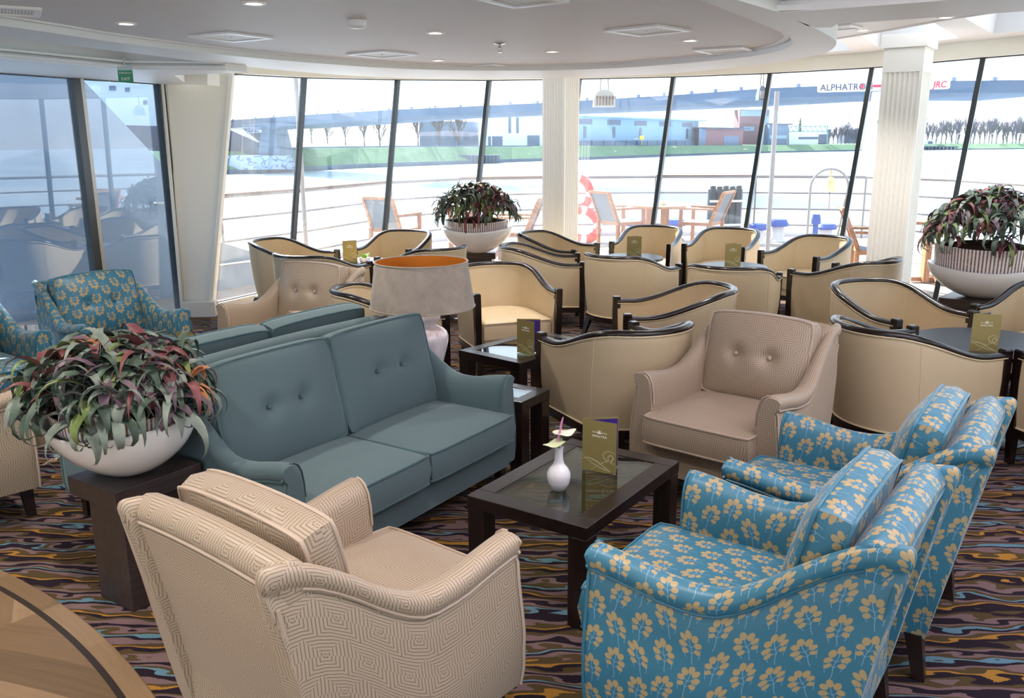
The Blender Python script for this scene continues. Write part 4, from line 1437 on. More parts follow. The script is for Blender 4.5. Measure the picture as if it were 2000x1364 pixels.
rings = []
for a, c in zip(outc, innc):
    rings.append([V((a.x, a.y, 2.62)), V((a.x, a.y, ZB)), V((c.x, c.y, ZB)), V((c.x, c.y, ZB + .02)), V((c.x, c.y, ZB + .10))])
b.loft(rings, closed=False, uv=False)
struct(fixn(b.build('ceiling', M['ceiling_white'], None, 35)))
# stepped moulding inside the lip
md = MB()
inn2 = []
for i, c in enumerate(innc):
    t = (innc[min(i + 1, NN - 1)] - innc[max(i - 1, 0)]).normalized()
    inn2.append(c + V((t.y, -t.x, 0))*.045)
md.sweep([p + V((0, 0, ZB + .035)) for p in inn2[:-3]], [(-.018, .0), (.012, .0), (.012, .014), (-.018, .014)])
o = fixn(md.build('trim_4', M['ceiling_white'], None, 30)); struct(o)
g = MB()
pts = [(p.x, p.y, ZB + .045) for p in inn2]
ctr = None
g.poly([(p.x, p.y, ZB + .045) for p in innc])
struct(g.build('ceiling', M['ceiling_grey'], None, 0))
# beam right of the oval, pink lit coffer beyond it
d1 = V((.871, -.491, 0))
A1 = V((1.326, 4.522, 0)); B1 = V((1.484, 4.79, 0))
bm_ = MB()
q = [A1, A1 + d1*3.4, B1 + d1*3.4 + V((.05, .25, 0)), B1 + V((.15, .26, 0)), B1]
bm_.prism([(p.x, p.y) for p in q], ZB, 2.60)
bm_.prism([(1.20, 4.50), (1.45, 4.45), (1.75, 4.85), (1.80, 5.15), (1.55, 5.15)], ZB + .004, ZB + .03)
struct(fixn(bm_.build('ceiling', M['ceiling_white'], None, 0)))
cf = MB(); cf.poly([(1.326, 4.522, 2.48), (1.0, 4.1, 2.48), (.15, 3.0, 2.48), (-1.4, 1.0, 2.48), (-1.4, -3.6, 2.48), (4.5, -3.6, 2.48), (4.5, 2.7, 2.48)])
struct(cf.build('ceiling', M['ceiling_white'], None, 0))
cv = MB()
for a_, b_ in ((A1, A1 + d1*3.3), (A1, V((1.0, 4.1, 0))), (V((1.0, 4.1, 0)), V((.15, 3.0, 0))), (V((.15, 3.0, 0)), V((-1.4, 1.0, 0)))):
    nrm = V(((b_ - a_).y, -(b_ - a_).x, 0)).normalized()
    if nrm.dot(V((2.5, 2.0, 0)) - a_) < 0: nrm = -nrm
    cv.beam(a_ + nrm*.05 + V((0, 0, 2.36)), b_ + nrm*.05 + V((0, 0, 2.36)), .07, .012)
    cv.beam(a_ + nrm*.012 + V((0, 0, 2.38)), b_ + nrm*.012 + V((0, 0, 2.38)), .02, .05)
o = cv.build('trim_5', M['ceiling_white'], None, 0); struct(o)
# soffit beyond the beam
EDGE = [V((x*1.07, y*1.07, 0)) for x, y in ((1.6, 8.3), (2.2, 8.0), (2.40, 7.75), (2.62, 7.26), (2.79, 6.75), (2.92, 6.25), (3.16, 5.65), (3.6, 4.8), (4.2, 3.6))]
ZSF = 2.53
so = MB()
so.poly([(1.0, 8.6, ZSF)] + [(p.x, p.y, ZSF) for p in EDGE] + [(4.1, 3.4, ZSF), (1.45, 4.7, ZSF)])
for p_, q_ in zip(EDGE[:-1], EDGE[1:]):
    so.beam(p_ + V((0, 0, ZSF + .035)), q_ + V((0, 0, ZSF + .035)), .02, .09)
struct(so.build('ceiling', M['ceiling_white'], None, 0))
# ceiling strip towards the bow glazing, with skylight wells on the right
inner = []
KK = [(-2.5, 8.3), (-2.0, 8.35), (-1.1, 8.75), (-.4, 8.9), (.5, 8.85), (1.45, 8.75), (2.30, 8.56), (2.80, 7.86), (3.12, 6.79), (3.53, 5.88), (4.0, 4.8), (4.45, 3.7), (4.5, 2.0), (4.5, .2), (4.5, -1.6), (4.5, -3.4)]
st = MB(); wl = MB(); wf = MB(); wg = MB()
def lerp4(a, b, c, d, u, v): return a.lerp(b, u).lerp(d.lerp(c, u), v)
for i in range(len(TP) - 1):
    a = V((*KK[i], 2.60)); b_ = V((*KK[i + 1], 2.60))
    c = TP[i + 1] + V((-.03, -.04, .14)); d = TP[i] + V((-.03, -.04, .14))
    if i < 6 or i > 11:
        st.poly([a, b_, c, d])
        continue
    u0, u1, v0, v1 = .13, .87, .14, .80
    h = [lerp4(a, b_, c, d, u, v) for u, v in ((u0, v0), (u1, v0), (u1, v1), (u0, v1))]
    for q in ((a, b_, h[1], h[0]), (b_, c, h[2], h[1]), (c, d, h[3], h[2]), (d, a, h[0], h[3])): st.poly(q)
    t = [p.lerp(sum(h, V())/4, .12) + V((0, 0, .26)) for p in h]
    for k in range(4): wl.poly([h[k], h[(k + 1) % 4], t[(k + 1) % 4], t[k]])
    for k in range(4): wf.beam(t[k], t[(k + 1) % 4], .045, .05)
    wg.slab([p + V((0, 0, .02)) for p in t], (0, 0, .006))
struct(st.build('ceiling', M['ceiling_white'], None, 0))
o = wl.build('trim_6', M['ceiling_white'], None, 0); struct(o)
o = wf.build('trim_7', M['frame_dark'], None, 0); struct(o)
n_win += 1
o = wg.build('window_%d' % n_win, M['glass'], None, 0); struct(o)
# left tray ceiling and soffit over the port wall
tr = MB(); tr.poly([(-2.0, 7.8, 2.40), (-2.9, 5.0, 2.40), (-3.9, 2.2, 2.40), (-5.2, 2.2, 2.40), (-4.2, 6.0, 2.40), (-2.9, 9.0, 2.40)])
struct(tr.build('ceiling', M['ceiling_white'], None, 0))
sf = MB()
sf.prism([(-5.6, 3.2), (-4.55, 3.2), (-3.36, 6.0), (-2.93, 6.98), (-2.22, 7.12), (-2.12, 7.34), (-2.80, 7.6), (-3.1, 8.72), (-3.40, 8.78), (-4.1, 7.3)], 2.25, 2.42)
struct(fixn(sf.build('ceiling', M['ceiling_white'], None, 0)))
sm = MB()
for dz, off in ((2.268, .03), (2.30, .055)):
    P_ = [V((-4.55 + off, 3.2, dz)), V((-3.36 + off, 6.0, dz)), V((-2.93 + off*.6, 6.98 - off, dz)), V((-2.22, 7.12 - off, dz))]
    for p_, q_ in zip(P_[:-1], P_[1:]): sm.beam(p_, q_, .06, .016)
o = sm.build('trim_8', M['ceiling_white'], None, 0); struct(o)
hb = MB(); hb.slab([at_y(300, 158, 8.45), at_y(405, 166, 8.55), at_y(405, 142, 8.55), at_y(300, 136, 8.45)], (.05, .2, 0))
o = fixn(hb.build('trim_9', M['white_paint'], None, 0)); struct(o)
# deckhead above everything (keeps the sky out)
dk = MB()
rim = [(p.x + .0, p.y + .0) for p in TP]
ov = []
for i, p in enumerate(TP):
    t = (TP[min(i + 1, len(TP) - 1)] - TP[max(i - 1, 0)]).normalized(); ov.append(p + V((-t.y, t.x, 0))*.42)
for i in range(len(TP) - 1):
    dk.slab([TP[i] + V((0, 0, .17)), TP[i + 1] + V((0, 0, .17)), V((ov[i + 1].x, ov[i + 1].y, 2.60)), V((ov[i].x, ov[i].y, 2.60))], (0, 0, .10))
o = fixn(dk.build('ceiling_overhang', M['deck_white'], None, 0)); struct(o)
rf = MB()
rf.slab([(-6.5, -4, 2.60), (1.0, -4, 2.60), (1.0, 3.5, 2.60), (1.4, 8.4, 2.60), (-2.3, 8.9, 2.60), (-3.6, 8.9, 2.60), (-6.5, 3, 2.60)], (0, 0, .06))
rf.slab([(1.0, -4, 2.68), (4.4, -4, 2.68), (4.4, 3.6, 2.68), (3.0, 6.8, 2.68), (2.5, 8.2, 2.68), (1.3, 8.7, 2.68), (1.0, 6, 2.68)], (0, 0, .06))
o = rf.build('ceiling_deckhead', M['deck_white'], None, 0); struct(o)

# ------------------------------------------------------------------ ceiling fittings
ZC = ZB + .044
def vent(quad, z, label):
    pts = [at_z(x, y, z) for x, y in quad]
    c = sum(pts, V())/4
    e = [(pts[(i + 1) % 4] - pts[i]) for i in range(4)]
    a = math.atan2((pts[2] - pts[1]).y, (pts[2] - pts[1]).x)
    L1 = (e[0].length + e[2].length)/2; L2 = (e[1].length + e[3].length)/2
    s = (L1 + L2)/2*1.02
    # frame angle from the diagonal, so that the square stays square
    dg = pts[2] - pts[0]
    a = math.atan2(dg.y, dg.x) + PI/4
    r = empty('ceiling_vent', (c.x, c.y, z), a); tag(r, label, 'vent', 'square ceiling vents')
    f = MB()
    w = s*.10
    for k in range(4):
        f.xf = Matrix.Rotation(k*PI/2, 4, 'Z')
        f.rbox((0, s/2 - w/2, -.006), (s - .001 if k % 2 == 0 else s - 2*w, w, .014), .003)
    fixn(f.build('vent_frame', M['plastic_white'], r, 20))
    p = MB(); p.box((0, 0, -.003), (s - 2*w + .004, s - 2*w + .004, .006)); p.build('perforated_panel', M['perforated'], r, 0)
    b_ = MB(); b_.lathe([(.0001, -.012), (.007, -.011), (.009, -.007), (.0001, -.007)], 12); fixn(b_.build('centre_screw', M['plastic_white'], r, 40))
vent(((-70, 22), (5, 10), (90, 13), (30, 29)), ZC, 'square ceiling vent cut by the top left corner')
vent(((373, 69), (440, 60), (527, 72), (463, 80)), ZC, 'square ceiling vent right of the left downlights, above the white pillar')
vent(((684, 104), (745, 97), (807, 105), (747, 112)), ZC, 'square ceiling vent below the smoke detector')
vent(((903, 128), (952, 124), (1002, 129), (955, 133)), ZC, 'flattest looking square vent near the far ceiling edge')
vent(((1192, 58), (1292, 45), (1336, 58), (1240, 69)), ZC, 'largest fully visible square ceiling vent right of the sprinkler')
vent(((1359, 96), (1445, 89), (1475, 98), (1387, 104)), ZC, 'square ceiling vent near the right curve of the oval ceiling')
vent(((930, -5), (1045, -16), (1112, 0), (1005, 12)), ZC, 'square ceiling vent cut by the top edge in the middle')
vent(((1628, 52), (1640, 45), (1652, 52), (1642, 60)), ZSF - .002, 'small looking white vent in the soffit left of the right column')
LIGHTS = []
def downlight(px, py, z, label):
    p = at_z(px, py, z)
    r = empty('recessed_downlight', (p.x, p.y, z)); tag(r, label, 'ceiling light', 'recessed ceiling downlights')
    f = MB(); f.lathe([(.056, 0), (.056, -.006), (.050, -.009), (.038, -.007), (.034, .0)], 28); fixn(f.build('trim_ring', M['plastic_white'], r, 50))
    g = MB(); g.lathe([(.0001, -.003), (.036, -.003)], 20); g.build('lamp_lens', M['lamp_glow'], r, 0)
    LIGHTS.append(p)
for px, py, z, lab in ((246, 45, ZC, 'downlight left of the vent above the white pillar'), (496, 5, ZC, 'downlight at the top edge left of the smoke detector'),
  (850, 63, ZC, 'downlight between smoke detector and sprinkler'), (856, 117, ZC, 'downlight above the flattest far vent'), (1078, 100, ZC, 'downlight right of the sprinkler'),
  (1235, 127, ZC, 'downlight at the far ceiling edge right of the middle column'), (1348, 78, ZC, 'downlight between the two right hand vents'), (187, 103, 2.398, 'downlight in the lower left ceiling near the exit sign'),
  (1686, 58, ZSF - .002, 'downlight in the soffit left of the right column capital'), (1846, 33, ZSF - .002, 'downlight right of the right column capital')):
    downlight(px, py, z, lab)
p = at_z(697, 40, ZC)
r = empty('smoke_detector', (p.x, p.y, ZC)); tag(r, 'round white smoke detector on the oval ceiling', 'smoke detector')
f = MB(); f.lathe([(.052, 0), (.052, -.012), (.050, -.014)], 32); fixn(f.build('detector_base', M['plastic_white'], r, 40))
f = MB(); f.lathe([(.050, -.013), (.050, -.028), (.044, -.036), (.030, -.041), (.0001, -.042)], 32); fixn(f.build('detector_cap', M['plastic_white'], r, 40))
p = at_z(976, 84, ZC)
r = empty('fire_sprinkler', (p.x, p.y, ZC)); tag(r, 'chrome fire sprinkler hanging from the oval ceiling', 'sprinkler')
f = MB(); f.lathe([(.040, 0), (.040, -.004), (.016, -.012), (.0001, -.012)], 24); fixn(f.build('cover_plate', M['chrome'], r, 40))
f = MB(); f.lathe([(.010, -.01), (.011, -.03), (.007, -.034), (.0001, -.034)], 14)
f.tube([(.010, 0, -.03), (.012, 0, -.045), (.003, 0, -.058)], .0025, 6); f.tube([(-.010, 0, -.03), (-.012, 0, -.045), (-.003, 0, -.058)], .0025, 6)
f.lathe([(.0001, -.058), (.015, -.058), (.015, -.061), (.0001, -.062)], 14); fixn(f.build('sprinkler_head', M['chrome'], r, 40))
# emergency exit sign
p = at_y(245, 147, 6.75)
r = empty('exit_sign', (p.x, p.y, p.z), math.radians(12)); tag(r, 'small green emergency exit sign hanging from the left ceiling', 'exit sign')
f = MB(); f.rbox((0, 0, -.008), (.104, .006, .088), .002); fixn(f.build('sign_plate', M['green_sign'], r, 20))
f = MB(); f.rbox((0, 0, .050), (.104, .010, .026), .002); f.box((0, 0, .09), (.012, .006, .07)); fixn(f.build('sign_holder', M['sign_clear'], r, 20))
f = MB()
for s_, sz, zz in (('EMERGENCY', .0155, .010), ('EXIT', .030, -.037)):
    add_mesh(f, text_mb(s_, sz, .0003), Matrix.Translation((0, -.0038, zz)) @ Matrix.Rotation(PI/2, 4, 'X'))
f.build('sign_lettering', M['white_print'], r, 0)
# ------------------------------------------------------------------ ship deck outside
RAIL = [V(p) for p in ((-4.6, 9.3, 0), (-3.6, 10.9, 0), (-2.86, 12.2, 0), (-1.95, 14.4, 0), (-.9, 15.5, 0), (.9, 15.9, 0), (2.6, 15.9, 0), (4.35, 15.7, 0), (6.1, 15.2, 0), (6.95, 13.8, 0), (7.25, 12.1, 0), (7.5, 9.0, 0), (7.5, 5.0, 0), (7.5, -4, 0))]
dk = MB()
poly = [(-5.6, 8.0)] + [(p.x*1.03, p.y + .2) for p in RAIL] + [(6.0, -4), (5.7, 3), (5.3, 5.8), (4.85, 7.15), (4.1, 8.25), (3.5, 9.25), (2.65, 9.95), (1.65, 10.42), (.6, 10.64), (-.5, 10.76), (-1.58, 10.55), (-2.5, 9.82), (-3.1, 8.8)]
dk.prism(poly, -.35, -.012)
o = fixn(dk.build('floor_deck', M['deck'], None, 0)); struct(o)
hl = MB()
for i in range(len(RAIL) - 1):
    a, b = RAIL[i], RAIL[i + 1]
    a2 = V((a.x*1.03, a.y + .2, 0)); b2 = V((b.x*1.03, b.y + .2, 0))
    hl.poly([a2 + V((0, 0, .06)), b2 + V((0, 0, .06)), b2 + V((0, 0, -4.2)), a2 + V((0, 0, -4.2))])
o = hl.build('wall_hull', M['deck_white'], None, 0); struct(o)
rl = empty('deck_railing', RAIL[1]); tag(rl, 'white tubular deck railing round the bow outside the windows', 'railing')
o0 = RAIL[1]
for z, r in ((1.05, .027), (.77, .017), (.49, .017), (.21, .017)):
    q = MB()
    for a, b in zip(RAIL[1:-1], RAIL[2:]): q.tube([a - o0 + V((0, 0, z)), b - o0 + V((0, 0, z))], r, 8)
    q.build('rail_bar', M['steel_rail'], rl, 60)
for i, p in enumerate(RAIL[1:]):
    q = MB(); q.tube([p - o0, p - o0 + V((0, 0, 1.05))], .018, 8); q.build('rail_post', M['steel_rail'], rl, 60)
for (ia, ib) in ((1, 3), (4, 5), (6, 7)):
    q = MB()
    for k in range(ia, ib): q.beam(RAIL[k] - o0 + V((0, 0, 1.078)), RAIL[k + 1] - o0 + V((0, 0, 1.078)), .07, .02)
    q.build('hand_rail', M['rail_wood'], rl, 0)

# white bulkhead outside the port windows, with grab rails
b0 = V((-3.797, 9.865, 0)); b1 = V((-4.813, 8.491, 0))
bd = (b0 - b1).normalized(); bn = V((bd.y, -bd.x, 0))
pp = [at_plane(x, y, b0, bn) for x, y in ((-420, 40), (60, 60), (158, 152), (245, 244), (330, 335), (372, 404), (420, 470), (520, 500), (520, 562), (353, 580), (54, 628), (-420, 720))]
q = MB(); q.slab(pp, -bn*.09)
o = fixn(q.build('ship_bulkhead', M['bulkhead'], None, 0))
tag(o, 'white ship bulkhead with diagonal top edge outside the port windows', 'bulkhead')
for k, (xa, ya, xb_, yb_, lab) in enumerate(((294, 396, 346, 398, 'upper short grab rail on the bulkhead outside the port window'), (326, 442, 346, 440, 'lower stubby grab rail on the bulkhead behind the port frame'), (424, 517, 500, 507, 'grab rail low outside the first bow window'))):
    a = at_plane(xa, ya, b0, bn); b = at_plane(xb_, yb_, b0, bn)
    q = MB(); q.tube(cr([a, a + bn*.06, a.lerp(b, .12) + bn*.07, a.lerp(b, .88) + bn*.07, b + bn*.06, b], 20), .016, 8)
    o = q.build('grab_rail', M['chrome'], None, 60); tag(o, lab, 'grab rail', 'bulkhead grab rails')

def pole(px0, py0, px1, py1, y, r, mat, label, name='deck_pole'):
    a = at_y(px0, py0, y); b = at_y(px1, py1, y)
    q = MB(); q.tube([(0, 0, 0), V((0, 0, b.z - a.z))], r, 10)
    o = q.build(name, mat, None, 60, loc=(a.x, a.y, a.z)); return tag(o, label, 'pole')
o = pole(602, 545, 602, 150, 11.3, .028, M['steel_rail'], 'grey steel pole outside the second bow window')
o.location.z = 0
o = pole(1500, 470, 1512, 150, 13.2, .034, M['pole_grey'], 'tall white pole on the foredeck left of the bell arch')
o.location.z = 0
o = pole(1676, 420, 1682, 145, 17.0, .04, M['pole_grey'], 'white foremast pole under the left end of the radar bar'); o.location.z = -.3

# bell in its arch
ba = at_z(1612, 452, 0); Yb = 13.6
def py_z(px, py, y): return at_y(px, py, y)
L0 = py_z(1577, 452, Yb); R0 = py_z(1650, 452, Yb)
arch = empty('bell_arch', (L0.x, Yb, 0)); tag(arch, 'white tubular arch holding the ship bell on the foredeck', 'arch')
wx = R0.x - L0.x; zt_ = py_z(1612, 330, Yb).z; zs_ = zt_ - wx*.48
P_ = [(0, 0, 0), (0, 0, zs_*.6)] + [(wx/2 - wx/2*math.cos(a), 0, zs_ + wx*.48*math.sin(a)) for a in [PI*k/12 for k in range(13)]] + [(wx, 0, zs_*.6), (wx, 0, 0)]
q = MB(); q.tube(P_, .02, 8); q.build('arch_tube', M['pole_grey'], arch, 60)
q = MB(); q.tube([(wx, .35, 0), (wx, .0, zs_ + .02)], .016, 8); q.tube([(wx - .0, .0, .55), (wx, .2, .5)], .012, 8); q.build('arch_brace', M['steel_rail'], arch, 60)
bell = empty('ship_bell', (L0.x + wx*.52, Yb, zt_ - .02)); tag(bell, 'brass ship bell hanging in the white arch', 'bell')
q = MB(); q.lathe([(.0001, -.10), (.03, -.102), (.05, -.12), (.058, -.16), (.066, -.24), (.085, -.30), (.105, -.325), (.10, -.328), (.08, -.30), (.0001, -.2)], 24); fixn(q.build('bell_body', M['brass'], bell, 50))
q = MB(); q.tube([(0, 0, 0), (0, 0, -.10)], .012, 8); q.tube([(-.025, 0, -.02), (.025, 0, -.05)], .008, 6); q.build('bell_hanger', M['brass'], bell, 60)
q = MB(); q.tube([(0, 0, -.28), (0, 0, -.36)], .012, 8); q.tube([(0, 0, -.36), (.004, .0, -.46), (0, 0, -.62)], .006, 6); q.build('clapper_rope', M['rail_wood'], bell, 60)

# deck furniture
def deck_chair(label, x, y, th, first=[None]):
    if first[0] is not None:
        r = copy_tree(first[0])
    else:
        r = empty('deck_chair'); first[0] = r
        for s in (1, -1):
            for yy, h in ((.24, .64), (-.24, .64)):
                l = MB(); l.beam((s*.27, yy, 0), (s*.27, yy, .64 if yy > 0 else .46), .045, .05, up=(0, 1, 0)); l.build('leg', M['teak'], r, 0)
            a = MB(); a.rbox((s*.27, .0, .66), (.06, .56, .03), .004); fixn(a.build('armrest', M['teak_h'], r, 20))
        f = MB()
        for s in (1, -1): f.beam((s*.25, -.22, .44), (s*.25, -.42, .92), .04, .05, up=(0, 1, 0))
        f.beam((-.25, -.42, .91), (.25, -.42, .91), .03, .04)
        f.beam((-.27, .22, .43), (.27, .22, .43), .03, .05); f.beam((-.27, -.22, .43), (.27, -.22, .43), .03, .05)
        for s in (1, -1): f.beam((s*.26, -.24, .43), (s*.26, .24, .43), .03, .05)
        f.build('teak_frame', M['teak_h'], r, 0)
        c = MB(); c.slab([(-.235, -.23, .46), (.235, -.23, .46), (.235, -.415, .90), (-.235, -.415, .90)], (0, .006, .003)); c.build('backrest', M['mesh_fabric'], r, 0)
        c = MB(); c.box((0, 0, .452), (.48, .46, .012)); c.build('seat', M['mesh_fabric'], r, 0)
    return place(r, x, y, th, label, 'deck chair', 'teak deck chairs with mesh seats')
deck_chair('teak deck chair outside, right of the middle column, facing the small teak table', 1.74, 13.9, math.radians(-62))
deck_chair('teak deck chair outside in front of the dark slatted rack', 2.98, 13.7, math.radians(58))
deck_chair('teak deck chair outside left of the window planter, its mesh back showing', -1.72, 13.0, math.radians(-28))
deck_chair('teak deck chair outside squeezed between window planter and middle column', .02, 12.4, math.radians(80))
deck_chair('dark looking deck chair outside directly left of the right column', 4.25, 10.1, math.radians(-106))
def deck_table(label, x, y, first=[None]):
    if first[0] is not None: r = copy_tree(first[0])
    else:
        r = empty('deck_table'); first[0] = r
        t = MB(); t.lathe([(.0001, .74), (.42, .74), (.42, .705), (.0001, .705)], 32); fixn(t.build('tabletop', M['teak_h'], r, 30))
        for a in range(4):
            l = MB(); c_, s_ = math.cos(a*PI/2 + .4), math.sin(a*PI/2 + .4); l.beam((.16*c_, .16*s_, .0), (.16*c_, .16*s_, .705), .07, .07); l.build('leg', M['teak'], r, 0)
        b = MB(); b.beam((-.3, 0, .03), (.3, 0, .03), .07, .05); b.beam((0, -.3, .03), (0, .3, .03), .07, .05); b.build('foot', M['teak_h'], r, 0)
    return place(r, x, y, 0, label, 'deck table', 'round teak deck tables')
deck_table('round teak table outside between two deck chairs, beyond the right middle windows', 2.22, 13.3)
deck_table('round teak table outside behind the right planter leaves', 5.15, 10.5)
deck_table('round teak table outside behind the window planter', -.75, 13.1)
for (px, py, y, lab) in ((1287, 399, 13.3, 'small ashtray on the teak table beyond the right middle windows'), (1824, 420, 10.5, 'small ashtray on the teak table behind the right planter')):
    p = at_y(px, py, y)
    q = MB(); q.lathe([(.0001, 0), (.05, 0), (.055, .035), (.048, .035), (.044, .01), (.0001, .01)], 16)
    X_ = {13.3: 2.30, 10.5: 5.15}[y]
    o = fixn(q.build('ashtray', M['chrome'], None, 40, loc=(X_, y, .74))); tag(o, lab, 'ashtray')

# rack of dark slats
rk = empty('slatted_rack', (3.72, 15.25, 0), math.radians(6)); tag(rk, 'dark slatted rack strapped to the bow railing outside', 'rack')
for i in range(5):
    q = MB(); q.rbox((-.24 + i*.115, 0, .47), (.085, .08, .90 - (.02 if i % 2 else 0)), .006); fixn(q.build('slat', M['leather_deck'], rk, 20))
q = MB(); q.rbox((0.0, .05, .5), (.62, .04, .72), .006); fixn(q.build('rack_board', M['facade_grey'], rk, 20))
q = MB(); q.beam((-.3, -.055, .66), (.32, -.055, .66), .02, .035); q.beam((-.3, -.055, .25), (.32, -.055, .25), .02, .035); q.build('strap', M['plastic_white'], rk, 0)
# life rings
def lifering(p, rx, rz, label):
    r = empty('life_ring', p); r.rotation_euler = (rx, 0, rz); tag(r, label, 'life ring', 'red and white life rings')
    for k in range(8):
        q = MB(); q.tube([(.27*math.cos(a), .27*math.sin(a), 0) for a in [(k//2)*PI/2 + (0 if k % 2 == 0 else PI*.39) + j*(PI*.39 if k % 2 == 0 else PI*.11)/6 for j in range(7)]], .078 if k % 2 else .075, 10)
        fixn(q.build('ring_band', M['red_buoy'] if k % 2 == 0 else M['plastic_white'], r, 60))
lifering((1.13, 15.55, .80), math.radians(80), math.radians(8), 'upper red life ring on the bow railing beside the middle column')
lifering((1.22, 14.9, .30), math.radians(62), math.radians(15), 'lower red and white life ring leaning near the deck chair')
# bollards and winches, blue
def bollard(px, py, y, r, h, label, cap=True):
    p = at_y(px, py, y)
    e = empty('mooring_bollard', (p.x, p.y, -.012)); tag(e, label, 'bollard', 'blue mooring bollards on the foredeck')
    q = MB(); q.lathe([(.0001, 0), (r*1.3, 0), (r*1.3, .02), (r, .04), (r*.9, h*.7), (.0001, h*.7)], 18); fixn(q.build('bollard_body', M['deck_white'] if cap else M['blue_paint'], e, 40))
    q = MB(); q.lathe([(.0001, h*.68), (r*1.5, h*.7), (r*1.55, h*.82), (r*1.2, h), (.0001, h)], 18); fixn(q.build('bollard_cap', M['blue_paint'], e, 40))
bollard(1480, 450, 14.6, .11, .34, 'blue capped bollard just left of the tall white foredeck pole')
bollard(1519, 455, 14.9, .11, .38, 'blue capped bollard just right of the tall white foredeck pole')
bollard(1612, 455, 14.9, .12, .30, 'blue capped bollard under the ship bell')
bollard(1592, 455, 14.2, .05, .52, 'slim blue post left of the bell rope', False)
bollard(1247, 440, 15.3, .16, .36, 'blue drum shaped bollard behind the left teak deck chair', False)
bollard(1313, 440, 15.3, .16, .36, 'blue drum shaped bollard behind the small teak table', False)

# floodlights under the deck overhang
def flood(px, py, y, w, h, label, dark=False):
    p = at_y(px, py, y)
    r = empty('floodlight', p); tag(r, label, 'floodlight', 'floodlights hanging outside the windows')
    b = MB()
    b.loft([[V((sx*w*a, sy*.06*c, z)) for sx, sy in ((-.5, -1), (.5, -1), (.5, 1), (-.5, 1))] for a, c, z in ((1.0, 1.3, -h/2), (.98, 1.2, -h*.1), (.8, .9, h*.3), (.35, .5, h*.5))], cap=True, uv=False)
    fixn(b.build('lamp_housing', M['facade_white'] if not dark else M['facade_grey'], r, 20))
    s = MB()
    for k in range(6): s.box((-w*.36 + k*w*.145, -.085, -h*.15), (w*.05, .012, h*.55))
    s.build('cooling_fins', M['rail_wood'] if not dark else M['deck_white'], r, 0)
    t = MB(); zz = 2.615 - p.z
    t.tube([(-w*.2, 0, h*.4), (-w*.12, 0, zz), ], .006, 6); t.tube([(w*.2, 0, h*.4), (w*.12, 0, zz)], .006, 6); t.build('bracket', M['steel_rail'], r, 60)
flood(1180, 192, 11.0, .26, .20, 'finned floodlight hanging outside right of the middle column')
flood(1487, 182, 10.62, .09, .16, 'small narrow floodlight hanging outside beside the sixth window bar', True)

# radar bar and mast
Ym = 16.6
pc_ = at_y(1726, 168, Ym); wl_ = at_y(1598, 172, Ym); wr_ = at_y(1855, 165, Ym)
LB = (wr_ - wl_).length
rad = empty('radar_bar', pc_); rad.rotation_euler = (0, -math.atan2(wr_.z - wl_.z, wr_.x - wl_.x), 0)
tag(rad, 'long white radar bar with dark and red lettering above the foredeck', 'radar')
q = MB(); q.rbox((0, 0, 0), (LB, .10, .165), .03); fixn(q.build('scanner_bar', M['deck_white'], rad, 40))
q = MB(); add_mesh(q, text_mb('ALPHATRON', .165, .002, space=1.02), Matrix.Translation((-LB*.29, -.054, -.058)) @ Matrix.Rotation(PI/2, 4, 'X') @ Matrix.Scale(.98, 4)); q.build('dark_lettering', M['navy_print'], rad, 0)
q = MB(); add_mesh(q, text_mb('JRC', .155, .002, shear=.15, offset=.003), Matrix.Translation((LB*.415, -.054, -.055)) @ Matrix.Rotation(PI/2, 4, 'X')); q.build('red_lettering', M['red_print'], rad, 0)
q = MB(); q.box((LB*.12, -.052, .0), (LB*.42, .004, .042)); q.xf = Matrix.Rotation(PI/2, 4, 'X'); q.lathe([(.0001, .056), (.036, .056), (.036, .05)], 20, (-LB*.174, .0, 0)); q.build('red_stripe', M['red_print'], rad, 0)
mast = empty('radar_mast', (pc_.x, Ym, 0)); tag(mast, 'white tapered mast under the radar bar behind the right column', 'mast')
q = MB()
zt2 = pc_.z - .10
q.loft([[V((sx*a, sy*.2, z)) for sx, sy in ((-1, -1), (1, -1), (1, 1), (-1, 1))] for a, z in ((.46, -.3), (.30, .9), (.18, 1.8), (.12, zt2))], cap=True, uv=False)
fixn(q.build('mast_body', M['deck_white'], mast, 20))
pr = at_y(1719, 238, Ym - .25) - V((pc_.x, Ym, 0))
q = MB(); q.tube([pr + V((.045*math.cos(a), 0, .045*math.sin(a))) for a in [k*2*PI/16 for k in range(16)]], .010, 6, closed=True); q.build('mast_fairlead', M['facade_grey'], mast, 60)

